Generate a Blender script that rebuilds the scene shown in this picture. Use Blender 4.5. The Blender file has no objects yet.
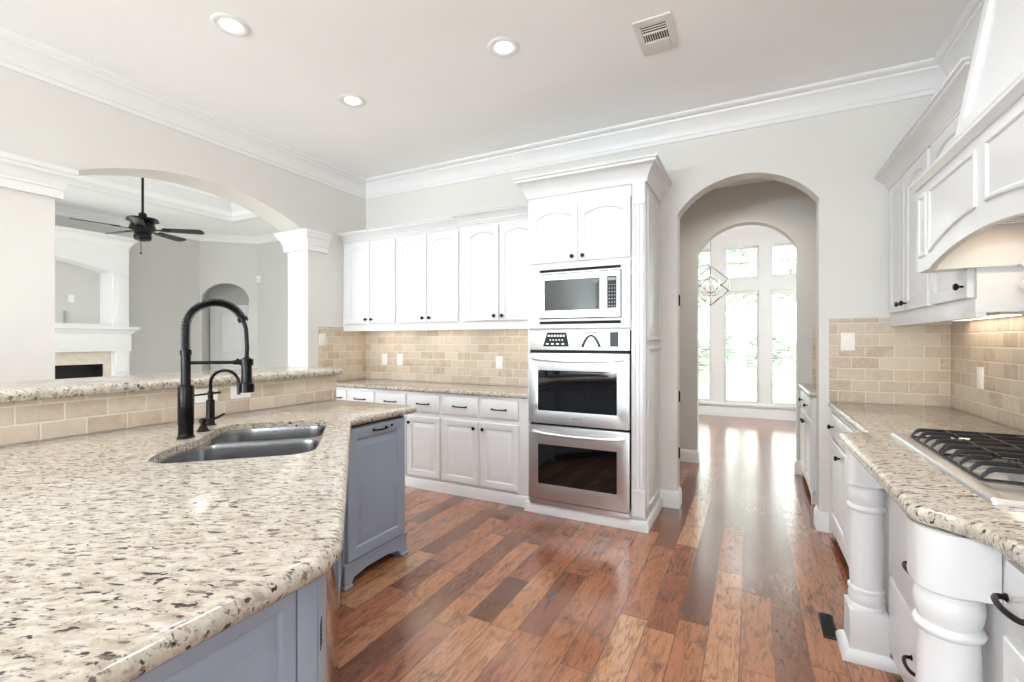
import bpy, bmesh, math, random
from mathutils import Vector, Matrix
random.seed(7)
D = bpy.data
SC = bpy.context.scene
COL = SC.collection
PI = math.pi
# ------------------------------------------------------------------ camera
YAW = math.atan(240 / 466.6)
CAM_H = 1.33
cd = D.cameras.new('camera'); cd.sensor_width = 36; cd.lens = 466.6 / 1024 * 36; cd.clip_start = 0.02; cd.clip_end = 300
cam = D.objects.new('camera', cd); COL.objects.link(cam)
cam.location = (0, 0, CAM_H); cam.rotation_euler = (PI / 2, 0, YAW)
SC.camera = cam
# ------------------------------------------------------------------ exposure, world
vs = SC.view_settings
vs.view_transform = 'Standard'; vs.look = 'None'; vs.gamma = 1; vs.use_curve_mapping = False
vs.exposure = 0.13
SC.cycles.max_bounces = 14; SC.cycles.diffuse_bounces = 8; SC.cycles.glossy_bounces = 6; SC.cycles.transparent_max_bounces = 24
SC.cycles.sample_clamp_indirect = 8
w = D.worlds.new('world'); SC.world = w; w.use_nodes = True
bg = w.node_tree.nodes['Background']
bg.inputs[0].default_value = (0.93, 0.97, 1.0, 1); bg.inputs[1].default_value = 5.5

def area(name, loc, rot, sx, sy, watt, col=(1, 1, 1)):
    l = D.lights.new(name, 'AREA'); l.shape = 'RECTANGLE'; l.size = sx; l.size_y = sy; l.energy = watt; l.color = col
    o = D.objects.new(name, l); COL.objects.link(o); o.location = loc; o.rotation_euler = rot
    return o
# fill lights added outside invented, unseen openings to brighten the rooms
area('rear_uplight_fill', (-2.55, -6.2, 1.2), (PI / 2 + 1.35, 0, 0), 1.9, 1.0, 700, (0.80, 0.925, 1))  # added fill, tilted up to brighten the kitchen ceiling
area('rear_fill', (-0.05, -6.2, 1.28), (PI / 2, 0, 0), 1.9, 2.4, 15, (0.93, 0.97, 1))
area('side_fill', (1.36, -2.9, 1.28), (PI / 2, 0, PI / 2), 2.3, 2.3, 60, (0.93, 0.97, 1))  # added fill for the base cabinets and island, out of view
area('breakfast_fill', (2.75, 7.4, 1.6), (PI / 2, 0, PI / 2), 1.9, 2.0, 13, (0.97, 0.985, 1))  # pair of unseen fills added to brighten the breakfast room
area('breakfast_fill', (-3.45, 7.4, 1.6), (PI / 2, 0, -PI / 2), 1.9, 2.0, 13, (0.97, 0.985, 1))
area('living_fill', (-6.9, -2.9, 1.6), (PI / 2 + 0.4, 0, 0), 3.0, 2.3, 80, (0.95, 0.98, 1))

def spot(name, loc, watt, col=(0.96, 0.98, 1.0), size=2.6):
    l = D.lights.new(name, 'SPOT'); l.energy = watt; l.color = col; l.spot_size = size; l.spot_blend = 1.0; l.shadow_soft_size = 0.06
    o = D.objects.new(name, l); COL.objects.link(o); o.location = loc
    return o

# ------------------------------------------------------------------ materials
def rgb(r, g, b):
    f = lambda c: (c / 255 / 12.92) if c / 255 <= 0.04045 else ((c / 255 + 0.055) / 1.055) ** 2.4
    return (f(r), f(g), f(b), 1)

def newmat(name):
    m = D.materials.new(name); m.use_nodes = True
    return m, m.node_tree.nodes, m.node_tree.links, m.node_tree.nodes['Principled BSDF']

def mat(name, col, rough=0.5, metal=0.0, spec=0.5, coat=0.0, vary=0.03, scale=9.0, bump=0.0, bscale=40):
    m, N, L, P = newmat(name)
    P.inputs['Roughness'].default_value = rough; P.inputs['Metallic'].default_value = metal
    P.inputs['Specular IOR Level'].default_value = spec; P.inputs['Coat Weight'].default_value = coat
    geo = N.new('ShaderNodeNewGeometry')
    nz = N.new('ShaderNodeTexNoise'); nz.inputs['Scale'].default_value = scale; L.new(geo.outputs['Position'], nz.inputs['Vector'])
    cr = N.new('ShaderNodeValToRGB')
    c = col
    cr.color_ramp.elements[0].position = 0.3; cr.color_ramp.elements[1].position = 0.7
    cr.color_ramp.elements[0].color = (c[0] * (1 - vary), c[1] * (1 - vary), c[2] * (1 - vary), 1)
    cr.color_ramp.elements[1].color = (min(1, c[0] * (1 + vary)), min(1, c[1] * (1 + vary)), min(1, c[2] * (1 + vary)), 1)
    L.new(nz.outputs['Fac'], cr.inputs['Fac']); L.new(cr.outputs['Color'], P.inputs['Base Color'])
    if bump > 0:
        n2 = N.new('ShaderNodeTexNoise'); n2.inputs['Scale'].default_value = bscale; L.new(geo.outputs['Position'], n2.inputs['Vector'])
        b = N.new('ShaderNodeBump'); b.inputs['Strength'].default_value = bump; b.inputs['Distance'].default_value = 0.002
        L.new(n2.outputs['Fac'], b.inputs['Height']); L.new(b.outputs['Normal'], P.inputs['Normal'])
    return m

def emis(name, col, s):
    m, N, L, P = newmat(name)
    P.inputs['Base Color'].default_value = col; P.inputs['Emission Color'].default_value = col; P.inputs['Emission Strength'].default_value = s
    return m

class G:
    """tiny node-maths helper"""
    def __init__(s, m): s.N = m.node_tree.nodes; s.L = m.node_tree.links
    def m(s, op, a, b=None, c=None):
        n = s.N.new('ShaderNodeMath'); n.operation = op
        for i, x in enumerate((a, b, c)):
            if x is None: continue
            if isinstance(x, (int, float)): n.inputs[i].default_value = x
            else: s.L.new(x, n.inputs[i])
        return n.outputs[0]
    def xyz(s, v):
        n = s.N.new('ShaderNodeSeparateXYZ'); s.L.new(v, n.inputs[0]); return n.outputs
    def comb(s, x=0.0, y=0.0, z=0.0):
        n = s.N.new('ShaderNodeCombineXYZ')
        for i, v in enumerate((x, y, z)):
            if isinstance(v, (int, float)): n.inputs[i].default_value = v
            else: s.L.new(v, n.inputs[i])
        return n.outputs[0]
    def pos(s): return s.N.new('ShaderNodeNewGeometry').outputs['Position']
    def noise(s, vec, scale, detail=2.0, rough=0.5, dist=0.0):
        n = s.N.new('ShaderNodeTexNoise'); n.inputs['Scale'].default_value = scale; n.inputs['Detail'].default_value = detail
        n.inputs['Roughness'].default_value = rough; n.inputs['Distortion'].default_value = dist
        s.L.new(vec, n.inputs['Vector']); return n.outputs['Fac']
    def white(s, vec):
        n = s.N.new('ShaderNodeTexWhiteNoise'); n.noise_dimensions = '3D'; s.L.new(vec, n.inputs['Vector']); return n.outputs['Value']
    def ramp(s, fac, stops):
        n = s.N.new('ShaderNodeValToRGB'); e = n.color_ramp.elements
        while len(e) < len(stops): e.new(0.5)
        for i, (p, c) in enumerate(stops): e[i].position = p; e[i].color = c
        s.L.new(fac, n.inputs['Fac']); return n.outputs['Color']
    def step(s, fac, a, b):
        n = s.N.new('ShaderNodeMapRange'); n.inputs['From Min'].default_value = a; n.inputs['From Max'].default_value = b
        s.L.new(fac, n.inputs['Value']); return n.outputs[0]
    def mix(s, f, a, b, mode='MIX'):
        n = s.N.new('ShaderNodeMix'); n.data_type = 'RGBA'; n.blend_type = mode
        for k, x in ((0, f), (6, a), (7, b)):
            if isinstance(x, (int, float)): n.inputs[k].default_value = x
            elif isinstance(x, tuple): n.inputs[k].default_value = x
            else: s.L.new(x, n.inputs[k])
        return n.outputs[2]
    def bump(s, h, strength, dist, P):
        n = s.N.new('ShaderNodeBump'); n.inputs['Strength'].default_value = strength; n.inputs['Distance'].default_value = dist
        s.L.new(h, n.inputs['Height']); s.L.new(n.outputs['Normal'], P.inputs['Normal'])

def wood_floor():
    m, N, L, P = newmat('hand_scraped_plank_floor'); g = G(m)
    p = g.xyz(g.pos()); BW = 0.131
    r = g.m('DIVIDE', g.m('ADD', p[0], 0.047), BW); row = g.m('FLOOR', r); fr = g.m('FRACT', r)
    rnd = g.white(g.comb(row, 3.1, 0)); rl = g.white(g.comb(row, 9.7, 0))
    ln = g.m('ADD', 1.05, g.m('MULTIPLY', rl, 0.75))
    c = g.m('DIVIDE', g.m('ADD', p[1], g.m('MULTIPLY', rnd, 9.0)), ln); colm = g.m('FLOOR', c); fc = g.m('FRACT', c)
    # a second, irregular cut in half of the planks
    cut = g.m('ADD', 0.3, g.m('MULTIPLY', g.white(g.comb(row, colm, 5.0)), 0.4))
    two = g.m('GREATER_THAN', g.white(g.comb(colm, row, 11.0)), 0.4)
    half = g.m('MULTIPLY', g.m('GREATER_THAN', fc, cut), two)
    bid = g.comb(row, colm, half)
    tone = g.white(bid)
    hue = g.white(g.comb(colm, row, g.m('ADD', half, 7.0)))
    # grain
    shift = g.m('MULTIPLY', tone, 31.0)
    gv = g.comb(g.m('ADD', g.m('MULTIPLY', p[0], 9.0), shift), g.m('ADD', g.m('MULTIPLY', p[1], 1.45), shift), shift)
    grain = g.noise(gv, 5.0, 6.0, 0.62, 1.4)
    fine = g.noise(g.comb(g.m('MULTIPLY', p[0], 60.0), g.m('MULTIPLY', p[1], 3.0), shift), 2.5, 3.0, 0.6)
    blot = g.noise(g.comb(g.m('ADD', g.m('MULTIPLY', p[0], 2.0), shift), p[1], shift), 3.6, 5.0, 0.62, 0.9)
    base = g.ramp(tone, [(0.0, rgb(88, 51, 35)), (0.25, rgb(128, 79, 52)), (0.55, rgb(160, 104, 68)), (0.8, rgb(178, 122, 83)), (1.0, rgb(190, 142, 102))])
    base = g.mix(g.m('MULTIPLY', hue, 0.5), base, rgb(166, 88, 46))
    col = g.mix(g.m('MULTIPLY', g.step(grain, 0.47, 0.64), 0.6), base, rgb(74, 40, 26))
    col = g.mix(g.m('MULTIPLY', g.step(fine, 0.5, 0.75), 0.3), col, rgb(100, 56, 34))
    col = g.mix(g.m('MULTIPLY', g.step(blot, 0.55, 0.74), 0.72), col, rgb(48, 23, 15))
    curl = g.noise(g.comb(g.m('ADD', g.m('MULTIPLY', p[0], 2.2), shift), p[1], shift), 17.0, 3.0, 0.6, 2.0)
    col = g.mix(g.m('MULTIPLY', g.step(curl, 0.46, 0.68), g.m('MULTIPLY', hue, 0.3)), col, rgb(70, 38, 24))
    ex = g.m('MINIMUM', fr, g.m('SUBTRACT', 1.0, fr))
    ed = g.m('MULTIPLY', ex, BW)
    ey = g.m('MULTIPLY', g.m('MINIMUM', g.m('MINIMUM', fc, g.m('SUBTRACT', 1.0, fc)), g.m('ADD', g.m('ABSOLUTE', g.m('SUBTRACT', fc, cut)), g.m('SUBTRACT', 1.0, two))), 1.4)
    e = g.m('MINIMUM', ed, ey)
    groove = g.step(e, 0.0008, 0.003)
    col = g.mix(groove, rgb(96, 58, 38), col)
    L.new(col, P.inputs['Base Color'])
    scr = g.noise(g.comb(g.m('MULTIPLY', p[0], 3.0), g.m('MULTIPLY', p[1], 1.2), shift), 9.0, 2.0, 0.5)
    h = g.m('ADD', g.m('MULTIPLY', groove, 1.0), g.m('MULTIPLY', scr, 0.35))
    g.bump(h, 0.08, 0.003, P)
    L.new(g.m('ADD', 0.18, g.m('MULTIPLY', fine, 0.1)), P.inputs['Roughness'])
    P.inputs['Specular IOR Level'].default_value = 0.55
    P.inputs['Coat Weight'].default_value = 0.75; P.inputs['Coat Roughness'].default_value = 0.17
    return m

def granite():
    m, N, L, P = newmat('speckled_cream_granite'); g = G(m)
    po = g.pos()
    warp = N.new('ShaderNodeVectorRotate'); warp.inputs['Angle'].default_value = -0.475; L.new(po, warp.inputs['Vector'])
    p = g.xyz(warp.outputs[0])
    v = g.comb(g.m('MULTIPLY', p[0], 0.62), g.m('MULTIPLY', p[1], 1.45), p[2])
    big = g.noise(v, 9.0, 3.0, 0.55, 0.3)
    mid = g.noise(v, 34.0, 4.0, 0.62, 0.5)
    cl = g.noise(v, 56.0, 3.0, 0.6, 0.3)
    dk = g.noise(g.comb(g.m('MULTIPLY', p[0], 0.62), g.m('ADD', g.m('MULTIPLY', p[1], 1.45), 4.0), p[2]), 62.0, 3.0, 0.55, 0.25)
    spk = g.noise(g.comb(g.m('ADD', p[0], 9.0), p[1], p[2]), 110.0, 2.0, 0.5, 0.4)
    base = g.ramp(mid, [(0.3, rgb(160, 149, 134)), (0.45, rgb(182, 173, 158)), (0.58, rgb(196, 188, 176)), (0.72, rgb(207, 202, 193))])
    base = g.mix(g.m('MULTIPLY', g.step(big, 0.5, 0.7), 0.3), base, rgb(184, 171, 152))
    col = g.mix(g.m('MULTIPLY', g.step(cl, 0.54, 0.64), 0.6), base, rgb(140, 127, 114))
    col = g.mix(g.m('MULTIPLY', g.step(dk, 0.585, 0.64), 0.85), col, rgb(88, 78, 72))
    dd = g.noise(g.comb(g.m('MULTIPLY', p[0], 0.62), g.m('MULTIPLY', p[1], 1.45), g.m('ADD', p[2], 7.0)), 54.0, 2.5, 0.5, 0.25)
    col = g.mix(g.m('MULTIPLY', g.step(dd, 0.63, 0.67), 0.95), col, rgb(46, 38, 40))
    col = g.mix(g.m('MULTIPLY', g.step(spk, 0.66, 0.72), 0.7), col, rgb(78, 62, 56))
    L.new(col, P.inputs['Base Color'])
    P.inputs['Roughness'].default_value = 0.14; P.inputs['Specular IOR Level'].default_value = 0.4
    return m

def tile(name, axis, tint=(1, 1, 1)):
    m, N, L, P = newmat(name); g = G(m)
    p = g.xyz(g.pos())
    h = p[0] if axis == 'x' else p[1]
    TW, TH = 0.153, 0.0772
    rz = g.m('DIVIDE', g.m('SUBTRACT', p[2], 0.912), TH); row = g.m('FLOOR', rz); fz = g.m('FRACT', rz)
    hx = g.m('ADD', g.m('DIVIDE', g.m('ADD', h, 10.03), TW), g.m('MULTIPLY', g.m('MODULO', g.m('ADD', row, 40.0), 2.0), 0.5))
    cm = g.m('FLOOR', hx); fx = g.m('FRACT', hx)
    t = g.white(g.comb(row, cm, 1.7))
    ex = g.m('MULTIPLY', g.m('MINIMUM', fx, g.m('SUBTRACT', 1.0, fx)), TW)
    ez = g.m('MULTIPLY', g.m('MINIMUM', fz, g.m('SUBTRACT', 1.0, fz)), TH)
    e = g.m('MINIMUM', ex, ez)
    wob = g.noise(g.comb(p[0], p[1], p[2]), 70.0, 2.0)
    e2 = g.m('ADD', e, g.m('MULTIPLY', g.m('SUBTRACT', wob, 0.5), 0.003))
    f = g.step(e2, 0.0018, 0.0045)
    cloud = g.noise(g.comb(p[0], p[1], g.m('ADD', p[2], g.m('MULTIPLY', t, 9.0))), 16.0, 5.0, 0.65, 0.6)
    a = g.ramp(t, [(0.0, rgb(181, 163, 143)), (0.35, rgb(197, 181, 162)), (0.75, rgb(207, 194, 177)), (1.0, rgb(188, 168, 145))])
    a = g.mix(g.m('MULTIPLY', g.step(cloud, 0.42, 0.68), 0.6), a, rgb(212, 199, 182))
    pit = g.noise(g.comb(p[0], p[1], p[2]), 90.0, 3.0, 0.6)
    a = g.mix(g.m('MULTIPLY', g.step(pit, 0.62, 0.72), 0.35), a, rgb(160, 134, 108))
    col = g.mix(f, rgb(218, 209, 197), a)
    L.new(col, P.inputs['Base Color'])
    hgt = g.m('ADD', g.step(e2, 0.001, 0.007), g.m('MULTIPLY', cloud, 0.15))
    g.bump(hgt, 0.5, 0.003, P)
    P.inputs['Roughness'].default_value = 0.5
    return m

def steel(name, base, rough):
    m, N, L, P = newmat(name); g = G(m); p = g.xyz(g.pos())
    s = g.noise(g.comb(g.m('MULTIPLY', p[0], 2.0), g.m('MULTIPLY', p[1], 2.0), g.m('MULTIPLY', p[2], 220.0)), 1.0, 3.0)
    L.new(g.mix(g.m('MULTIPLY', s, 0.25), base, (base[0] * .8, base[1] * .8, base[2] * .8, 1)), P.inputs['Base Color'])
    P.inputs['Metallic'].default_value = 1.0; P.inputs['Roughness'].default_value = rough
    return m

def glass_pane():
    m, N, L, P = newmat('clear_window_glass')
    out = N['Material Output']; N.remove(P)
    t = N.new('ShaderNodeBsdfTransparent'); t.inputs[0].default_value = (0.97, 0.985, 0.98, 1)
    gl = N.new('ShaderNodeBsdfGlossy'); gl.inputs['Roughness'].default_value = 0.02
    fr = N.new('ShaderNodeFresnel'); fr.inputs[0].default_value = 1.25
    mx = N.new('ShaderNodeMixShader'); L.new(fr.outputs[0], mx.inputs[0]); L.new(t.outputs[0], mx.inputs[1]); L.new(gl.outputs[0], mx.inputs[2])
    L.new(mx.outputs[0], out.inputs[0])
    return m

M = dict(
    wall=mat('painted_wall', rgb(223, 221, 217), 0.75, vary=0.012, scale=3, bump=0.08, bscale=220),
    lwall=mat('living_room_paint', rgb(205, 204, 201), 0.8, vary=0.012, scale=3, bump=0.08, bscale=220),
    ceil=mat('flat_ceiling_paint', rgb(246, 247, 247), 0.9, vary=0.01, scale=2, bump=0.05, bscale=200),
    trim=mat('white_trim_paint', rgb(234, 234, 234), 0.38, vary=0.008),
    cab=mat('white_cabinet_paint', rgb(225, 226, 227), 0.32, vary=0.008, coat=0.1),
    blue=mat('slate_blue_cabinet_paint', rgb(152, 164, 180), 0.36, vary=0.03, scale=5),
    bronze=mat('oil_rubbed_bronze', rgb(38, 31, 29), 0.35, 0.75, vary=0.15, scale=60),
    black=mat('matte_black_metal', rgb(30, 30, 33), 0.22, 0.7, vary=0.1, scale=50),
    iron=mat('cast_iron_grate', rgb(34, 31, 31), 0.42, 0.2, vary=0.2, scale=90, bump=0.3, bscale=300),
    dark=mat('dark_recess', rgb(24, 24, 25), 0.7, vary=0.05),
    gloss=mat('black_control_panel', rgb(18, 19, 20), 0.3, spec=0.3, vary=0.1),
    blackglass=mat('black_oven_glass', rgb(12, 14, 15), 0.04, spec=0.9, vary=0.1),
    steel=steel('brushed_stainless_steel', rgb(230, 230, 231), 0.36),
    mirrorsteel=steel('polished_stainless_steel', rgb(205, 200, 196), 0.12),
    sink=steel('satin_sink_steel', rgb(160, 161, 163), 0.22),
    chrome=mat('polished_nickel', rgb(200, 198, 192), 0.15, 1.0, vary=0.03),
    plastic=mat('white_plastic', rgb(240, 238, 233), 0.4, vary=0.01),
    grey=mat('grey_plastic', rgb(150, 150, 152), 0.4, vary=0.03),
    lit=emis('lamp_lens', (0.97, 0.985, 1, 1), 5.0),
    warmlit=emis('warm_strip_lens', (1, 0.9, 0.76, 1), 2.0),
    bulb=emis('bulb_glow', (1, 0.95, 0.85, 1), 3.0),
    floor=wood_floor(), granite=granite(), tilex=tile('travertine_subway_tile_back', 'x'), tiley=tile('travertine_subway_tile_side', 'y'),
    glass=glass_pane(),
    beige=mat('beige_stone_surround', rgb(214, 204, 190), 0.35, vary=0.06, scale=14),
    blind=mat('white_blind_slats', rgb(238, 238, 236), 0.5, vary=0.01),
    grass=mat('lawn_grass', rgb(158, 172, 136), 0.9, vary=0.3, scale=6),
    bouncefloor=mat('pale_bounce_floor', rgb(206, 202, 195), 0.95, vary=0.05, scale=30, bump=0.3, bscale=400),  # pale so the unseen living floor bounces neutral light
    bark=mat('grey_bark', rgb(165, 160, 154), 0.9, vary=0.2, scale=20),
    leaf=mat('garden_leaves', rgb(178, 190, 176), 0.8, vary=0.35, scale=8),
    fanwood=mat('dark_walnut_blade', rgb(16, 13, 12), 0.3, vary=0.25, scale=15),
    vent=mat('vent_louvre_paint', rgb(222, 220, 216), 0.5, vary=0.02),
)
I4 = Matrix.Identity(4)

def frame(o, u, v, wv):
    u, v, wv = Vector(u).normalized(), Vector(v).normalized(), Vector(wv).normalized()
    m = Matrix((u, v, wv)).transposed().to_4x4(); m.translation = Vector(o)
    return m
FY = lambda x, y, z: frame((x, y, z), (1, 0, 0), (0, 0, 1), (0, -1, 0))      # faces -Y (towards the kitchen)
FXM = lambda x, y, z: frame((x, y, z), (0, -1, 0), (0, 0, 1), (-1, 0, 0))    # faces -X
FXP = lambda x, y, z: frame((x, y, z), (0, 1, 0), (0, 0, 1), (1, 0, 0))      # faces +X

def wloc(o):
    v = Vector((0, 0, 0))
    while o: v += o.location; o = o.parent
    return v

class MB:
    def __init__(s, F=None): s.bm = bmesh.new(); s.F = F or I4
    def at(s, F): s.F = F; return s
    def v(s, p): return s.bm.verts.new(s.F @ Vector(p))
    def face(s, vs):
        try: return s.bm.faces.new(vs)
        except ValueError: return None
    def box(s, x0, x1, y0, y1, z0, z1):
        v = [s.v((x, y, z)) for z in (z0, z1) for y in (y0, y1) for x in (x0, x1)]
        for f in ((0, 2, 3, 1), (4, 5, 7, 6), (0, 1, 5, 4), (2, 6, 7, 3), (0, 4, 6, 2), (1, 3, 7, 5)): s.face([v[i] for i in f])
        return s
    def loops(s, L, cap0=True, cap1=True, ring=True):
        R = [[s.v(p) for p in l] for l in L]
        n = len(R[0])
        for a, b in zip(R, R[1:]):
            for i in range(n if ring else n - 1):
                j = (i + 1) % n; s.face([a[i], a[j], b[j], b[i]])
        if cap0: s.face(R[0][::-1])
        if cap1: s.face(R[-1])
        return s
    def lathe(s, prof, c=(0, 0, 0), seg=24, a0=0, a1=2 * PI):
        full = abs(a1 - a0 - 2 * PI) < 1e-6
        n = seg if full else seg + 1
        L = [[(c[0] + max(r, 1e-4) * math.cos(a0 + (a1 - a0) * i / seg), c[1] + max(r, 1e-4) * math.sin(a0 + (a1 - a0) * i / seg), c[2] + z) for i in range(n)] for r, z in prof]
        return s.loops(L, True, True, full or True)
    def cyl(s, p, q, r, seg=12, r2=None):
        return s.tube([p, q], [r, r if r2 is None else r2], seg)
    def tube(s, P, r, seg=8, caps=True):
        P = [Vector(p) for p in P]; n = len(P)
        rs = r if isinstance(r, (list, tuple)) else [r] * n
        t = [(P[min(i + 1, n - 1)] - P[max(i - 1, 0)]).normalized() for i in range(n)]
        a = Vector((0, 0, 1)) if abs(t[0].z) < 0.9 else Vector((1, 0, 0))
        nrm = t[0].cross(a).normalized(); L = []
        for i in range(n):
            nrm = (nrm - t[i] * nrm.dot(t[i])).normalized(); b = t[i].cross(nrm)
            L.append([P[i] + (nrm * math.cos(2 * PI * k / seg) + b * math.sin(2 * PI * k / seg)) * rs[i] for k in range(seg)])
        return s.loops(L, caps, caps)
    def sweep(s, path, prof, closed=False, end0=True):
        """profile [(out, z)] carried along a 2-D path; out is to the left of travel; mitred"""
        P = [Vector((p[0], p[1])) for p in path]; n = len(P); L = []
        for i in range(n):
            pr = P[i - 1] if (i > 0 or closed) else None; nx = P[(i + 1) % n] if (i < n - 1 or closed) else None
            d = []
            if pr is not None: d.append((P[i] - pr).normalized())
            if nx is not None: d.append((nx - P[i]).normalized())
            nn = [Vector((-x.y, x.x)) for x in d]
            if len(nn) == 2:
                m = nn[0] + nn[1]; m = m / max(0.2, (1 + nn[0].dot(nn[1])))
            else: m = nn[0]
            L.append([(P[i].x + m.x * o, P[i].y + m.y * o, z) for o, z in prof])
        if closed: L.append(L[0])
        return s.loops(L, end0 and not closed, end0 and not closed)
    def poly(s, outer, holes, w0, w1):
        """slab: 2-D outline (u,v) with holes, from w0 to w1"""
        bm = s.bm
        for wv in (w0, w1):
            edges = []
            for lp in [outer] + holes:
                vs = [s.v((p[0], p[1], wv)) for p in lp]
                edges += [bm.edges.new((vs[i], vs[(i + 1) % len(vs)])) for i in range(len(vs))]
            bmesh.ops.triangle_fill(bm, use_beauty=True, use_dissolve=False, edges=edges)
        for lp in [outer] + holes:
            a = [s.v((p[0], p[1], w0)) for p in lp]; b = [s.v((p[0], p[1], w1)) for p in lp]
            for i in range(len(lp)):
                j = (i + 1) % len(lp); s.face([a[i], a[j], b[j], b[i]])
        bmesh.ops.remove_doubles(bm, verts=bm.verts[:], dist=1e-5)
        return s
    def sphere(s, c, r, seg=16, ring=10, sz=1.0):
        return s.lathe([(r * math.sin(PI * i / ring), -r * sz * math.cos(PI * i / ring)) for i in range(ring + 1)], c, seg)
    def build(s, name, m, parent=None, bevel=0.0, smooth=35, seg=2, **tags):
        bm = s.bm
        bmesh.ops.remove_doubles(bm, verts=bm.verts[:], dist=2e-6)
        bmesh.ops.recalc_face_normals(bm, faces=bm.faces[:])
        if bevel > 0:
            ed = [e for e in bm.edges if len(e.link_faces) == 2 and e.calc_face_angle(0) > 0.6]
            bmesh.ops.bevel(bm, geom=ed, offset=bevel, segments=seg, affect='EDGES', profile=0.7, clamp_overlap=True)
        xs = [v.co for v in bm.verts]
        lo = Vector([min(c[i] for c in xs) for i in range(3)]); hi = Vector([max(c[i] for c in xs) for i in range(3)])
        c = Vector(((lo.x + hi.x) / 2, (lo.y + hi.y) / 2, lo.z))
        bmesh.ops.translate(bm, verts=bm.verts[:], vec=-c)
        me = D.meshes.new(name); bm.to_mesh(me); bm.free()
        for p in me.polygons: p.use_smooth = True
        me.set_sharp_from_angle(angle=math.radians(smooth))
        me.materials.append(M[m] if isinstance(m, str) else m)
        o = D.objects.new(name, me); COL.objects.link(o)
        o.location = c
        if parent: o.location = c - wloc(parent); o.parent = parent
        for k, v in tags.items(): o[k] = v
        return o

def thing(name, label, cat, loc, group=None):
    o = D.objects.new(name, None); COL.objects.link(o); o.location = loc; o.empty_display_size = 0.1
    o['label'] = label; o['category'] = cat
    if group: o['group'] = group
    return o
S = dict(kind='structure')
def tg(label, cat, group=None):
    d = dict(label=label, category=cat)
    if group: d['group'] = group
    return d

rc = lambda x0, x1, z0, z1: [(x0, z0), (x1, z0), (x1, z1), (x0, z1)]
def arc(c, half, spring, apex, n=24):
    """segmental arch from right to left, points (u, z)"""
    h = apex - spring; R = (half * half + h * h) / (2 * h); zc = apex - R
    a = math.asin(min(1, half / R))
    return [(c + R * math.sin(a - 2 * a * i / n), zc + R * math.cos(a - 2 * a * i / n)) for i in range(n + 1)]

# ================================================================== setting
CE = 3.09
XL, XLO = -3.845, -4.136
XR, YB = 1.13, 3.9
# floor
MB().box(XLO, 2.6, -6.0, 9.1, -0.12, 0).build('floor', 'floor', **S)
MB().box(-10.4, XLO, -6.0, 9.1, -0.12, 0.004).build('floor_living', 'bouncefloor', **S)  # unseen pale floor, added to neutralise the reddish bounce light
# kitchen ceiling
MB().box(XLO, XR + 0.15, -6.0, YB, CE, CE + 0.12).build('ceiling', 'ceil', **S)
# back wall with the arched passage
def arch_wall(x0, x1, z1, c, half, spring, apex):
    return [(x0, 0), (c - half, 0)] + arc(c, half, spring, apex)[::-1] + [(c + half, 0), (x1, 0), (x1, z1), (x0, z1)]
wb = MB(frame((0, YB, 0), (1, 0, 0), (0, 0, 1), (0, 1, 0))).poly(arch_wall(XLO, XR + 0.15, CE, -0.055, 0.474, 2.335, 2.583), [], 0, 0.145).build('wall_back', 'wall', **S)
for z in (1.66, 0.88, 0.42):
    MB().cyl((-0.525, 4.0, z - 0.045), (-0.525, 4.0, z + 0.045), 0.006).box(-0.5285, -0.525, 3.975, 4.0, z - 0.04, z + 0.04).build('hinge', 'black', wb)
# left wall with the wide arched opening (u = Y)
yo0, yo1 = 1.277, 3.132; yc = (yo0 + yo1) / 2; yh = (yo1 - yo0) / 2
pl = [(-6.0, 0), (yo0, 0)] + arc(yc, yh, 2.37, 2.605)[::-1] + [(yo1, 0), (YB, 0), (YB, CE), (-6.0, CE)]
MB(frame((XL, 0, 0), (0, 1, 0), (0, 0, 1), (-1, 0, 0))).poly(pl, [], 0, XL - XLO).build('wall_left', 'wall', **S)
MB(frame((XR, 0, 0), (0, 1, 0), (0, 0, 1), (1, 0, 0))).poly([(-6.0, 0), (YB, 0), (YB, CE), (-6.0, CE)], [[(-4.1, 0.06), (-1.7, 0.06), (-1.7, 2.5), (-4.1, 2.5)]], 0, 0.15).build('wall_right', 'wall', **S)  # side opening is unseen, added so light reaches the base cabinets
# rear wall behind the camera, two unseen openings added to let light in
rw = [[(-3.5, 0.7), (-1.6, 0.7), (-1.6, 2.7), (-3.5, 2.7)], [(-1.0, 0.06), (0.9, 0.06), (0.9, 2.5), (-1.0, 2.5)]]
MB(frame((0, -6.0, 0), (1, 0, 0), (0, 0, 1), (0, -1, 0))).poly([(XLO, 0), (XR + .15, 0), (XR + .15, CE), (XLO, CE)], rw, 0, 0.14).build('wall_rear', 'wall', **S)
WN = [0]
def window(F, wd, ht, rails=(), mun=(), depth=0.1, fw=0.035):
    """frame and pane in local coords u 0..wd, v 0..ht, w 0..-depth"""
    WN[0] += 1
    mb = MB(F); o = [(0, 0), (wd, 0), (wd, ht), (0, ht)]
    mb.poly(o, [[(fw, fw), (wd - fw, fw), (wd - fw, ht - fw), (fw, ht - fw)]], -depth, -depth + 0.05)
    for z in rails: mb.box(fw, wd - fw, z - 0.012, z + 0.012, -depth + 0.01, -depth + 0.04)
    for x in mun: mb.box(x - 0.009, x + 0.009, fw, ht - fw, -depth + 0.01, -depth + 0.04)
    r = mb.build('window_%d' % WN[0], 'trim', **S)
    MB(F).box(fw, wd - fw, fw, ht - fw, -depth + 0.022, -depth + 0.027).build('window_pane', 'glass', r)
    return r
for h in rw:
    window(frame((h[0][0], -6.0, h[0][1]), (1, 0, 0), (0, 0, 1), (0, 1, 0)), 1.9, h[2][1] - h[0][1], rails=(1.0,), mun=(0.63, 1.27))

window(FXM(XR, -1.7, 0.06), 2.4, 2.44, rails=(1.0,), mun=(0.8, 1.6))  # glazing of the added side opening
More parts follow.
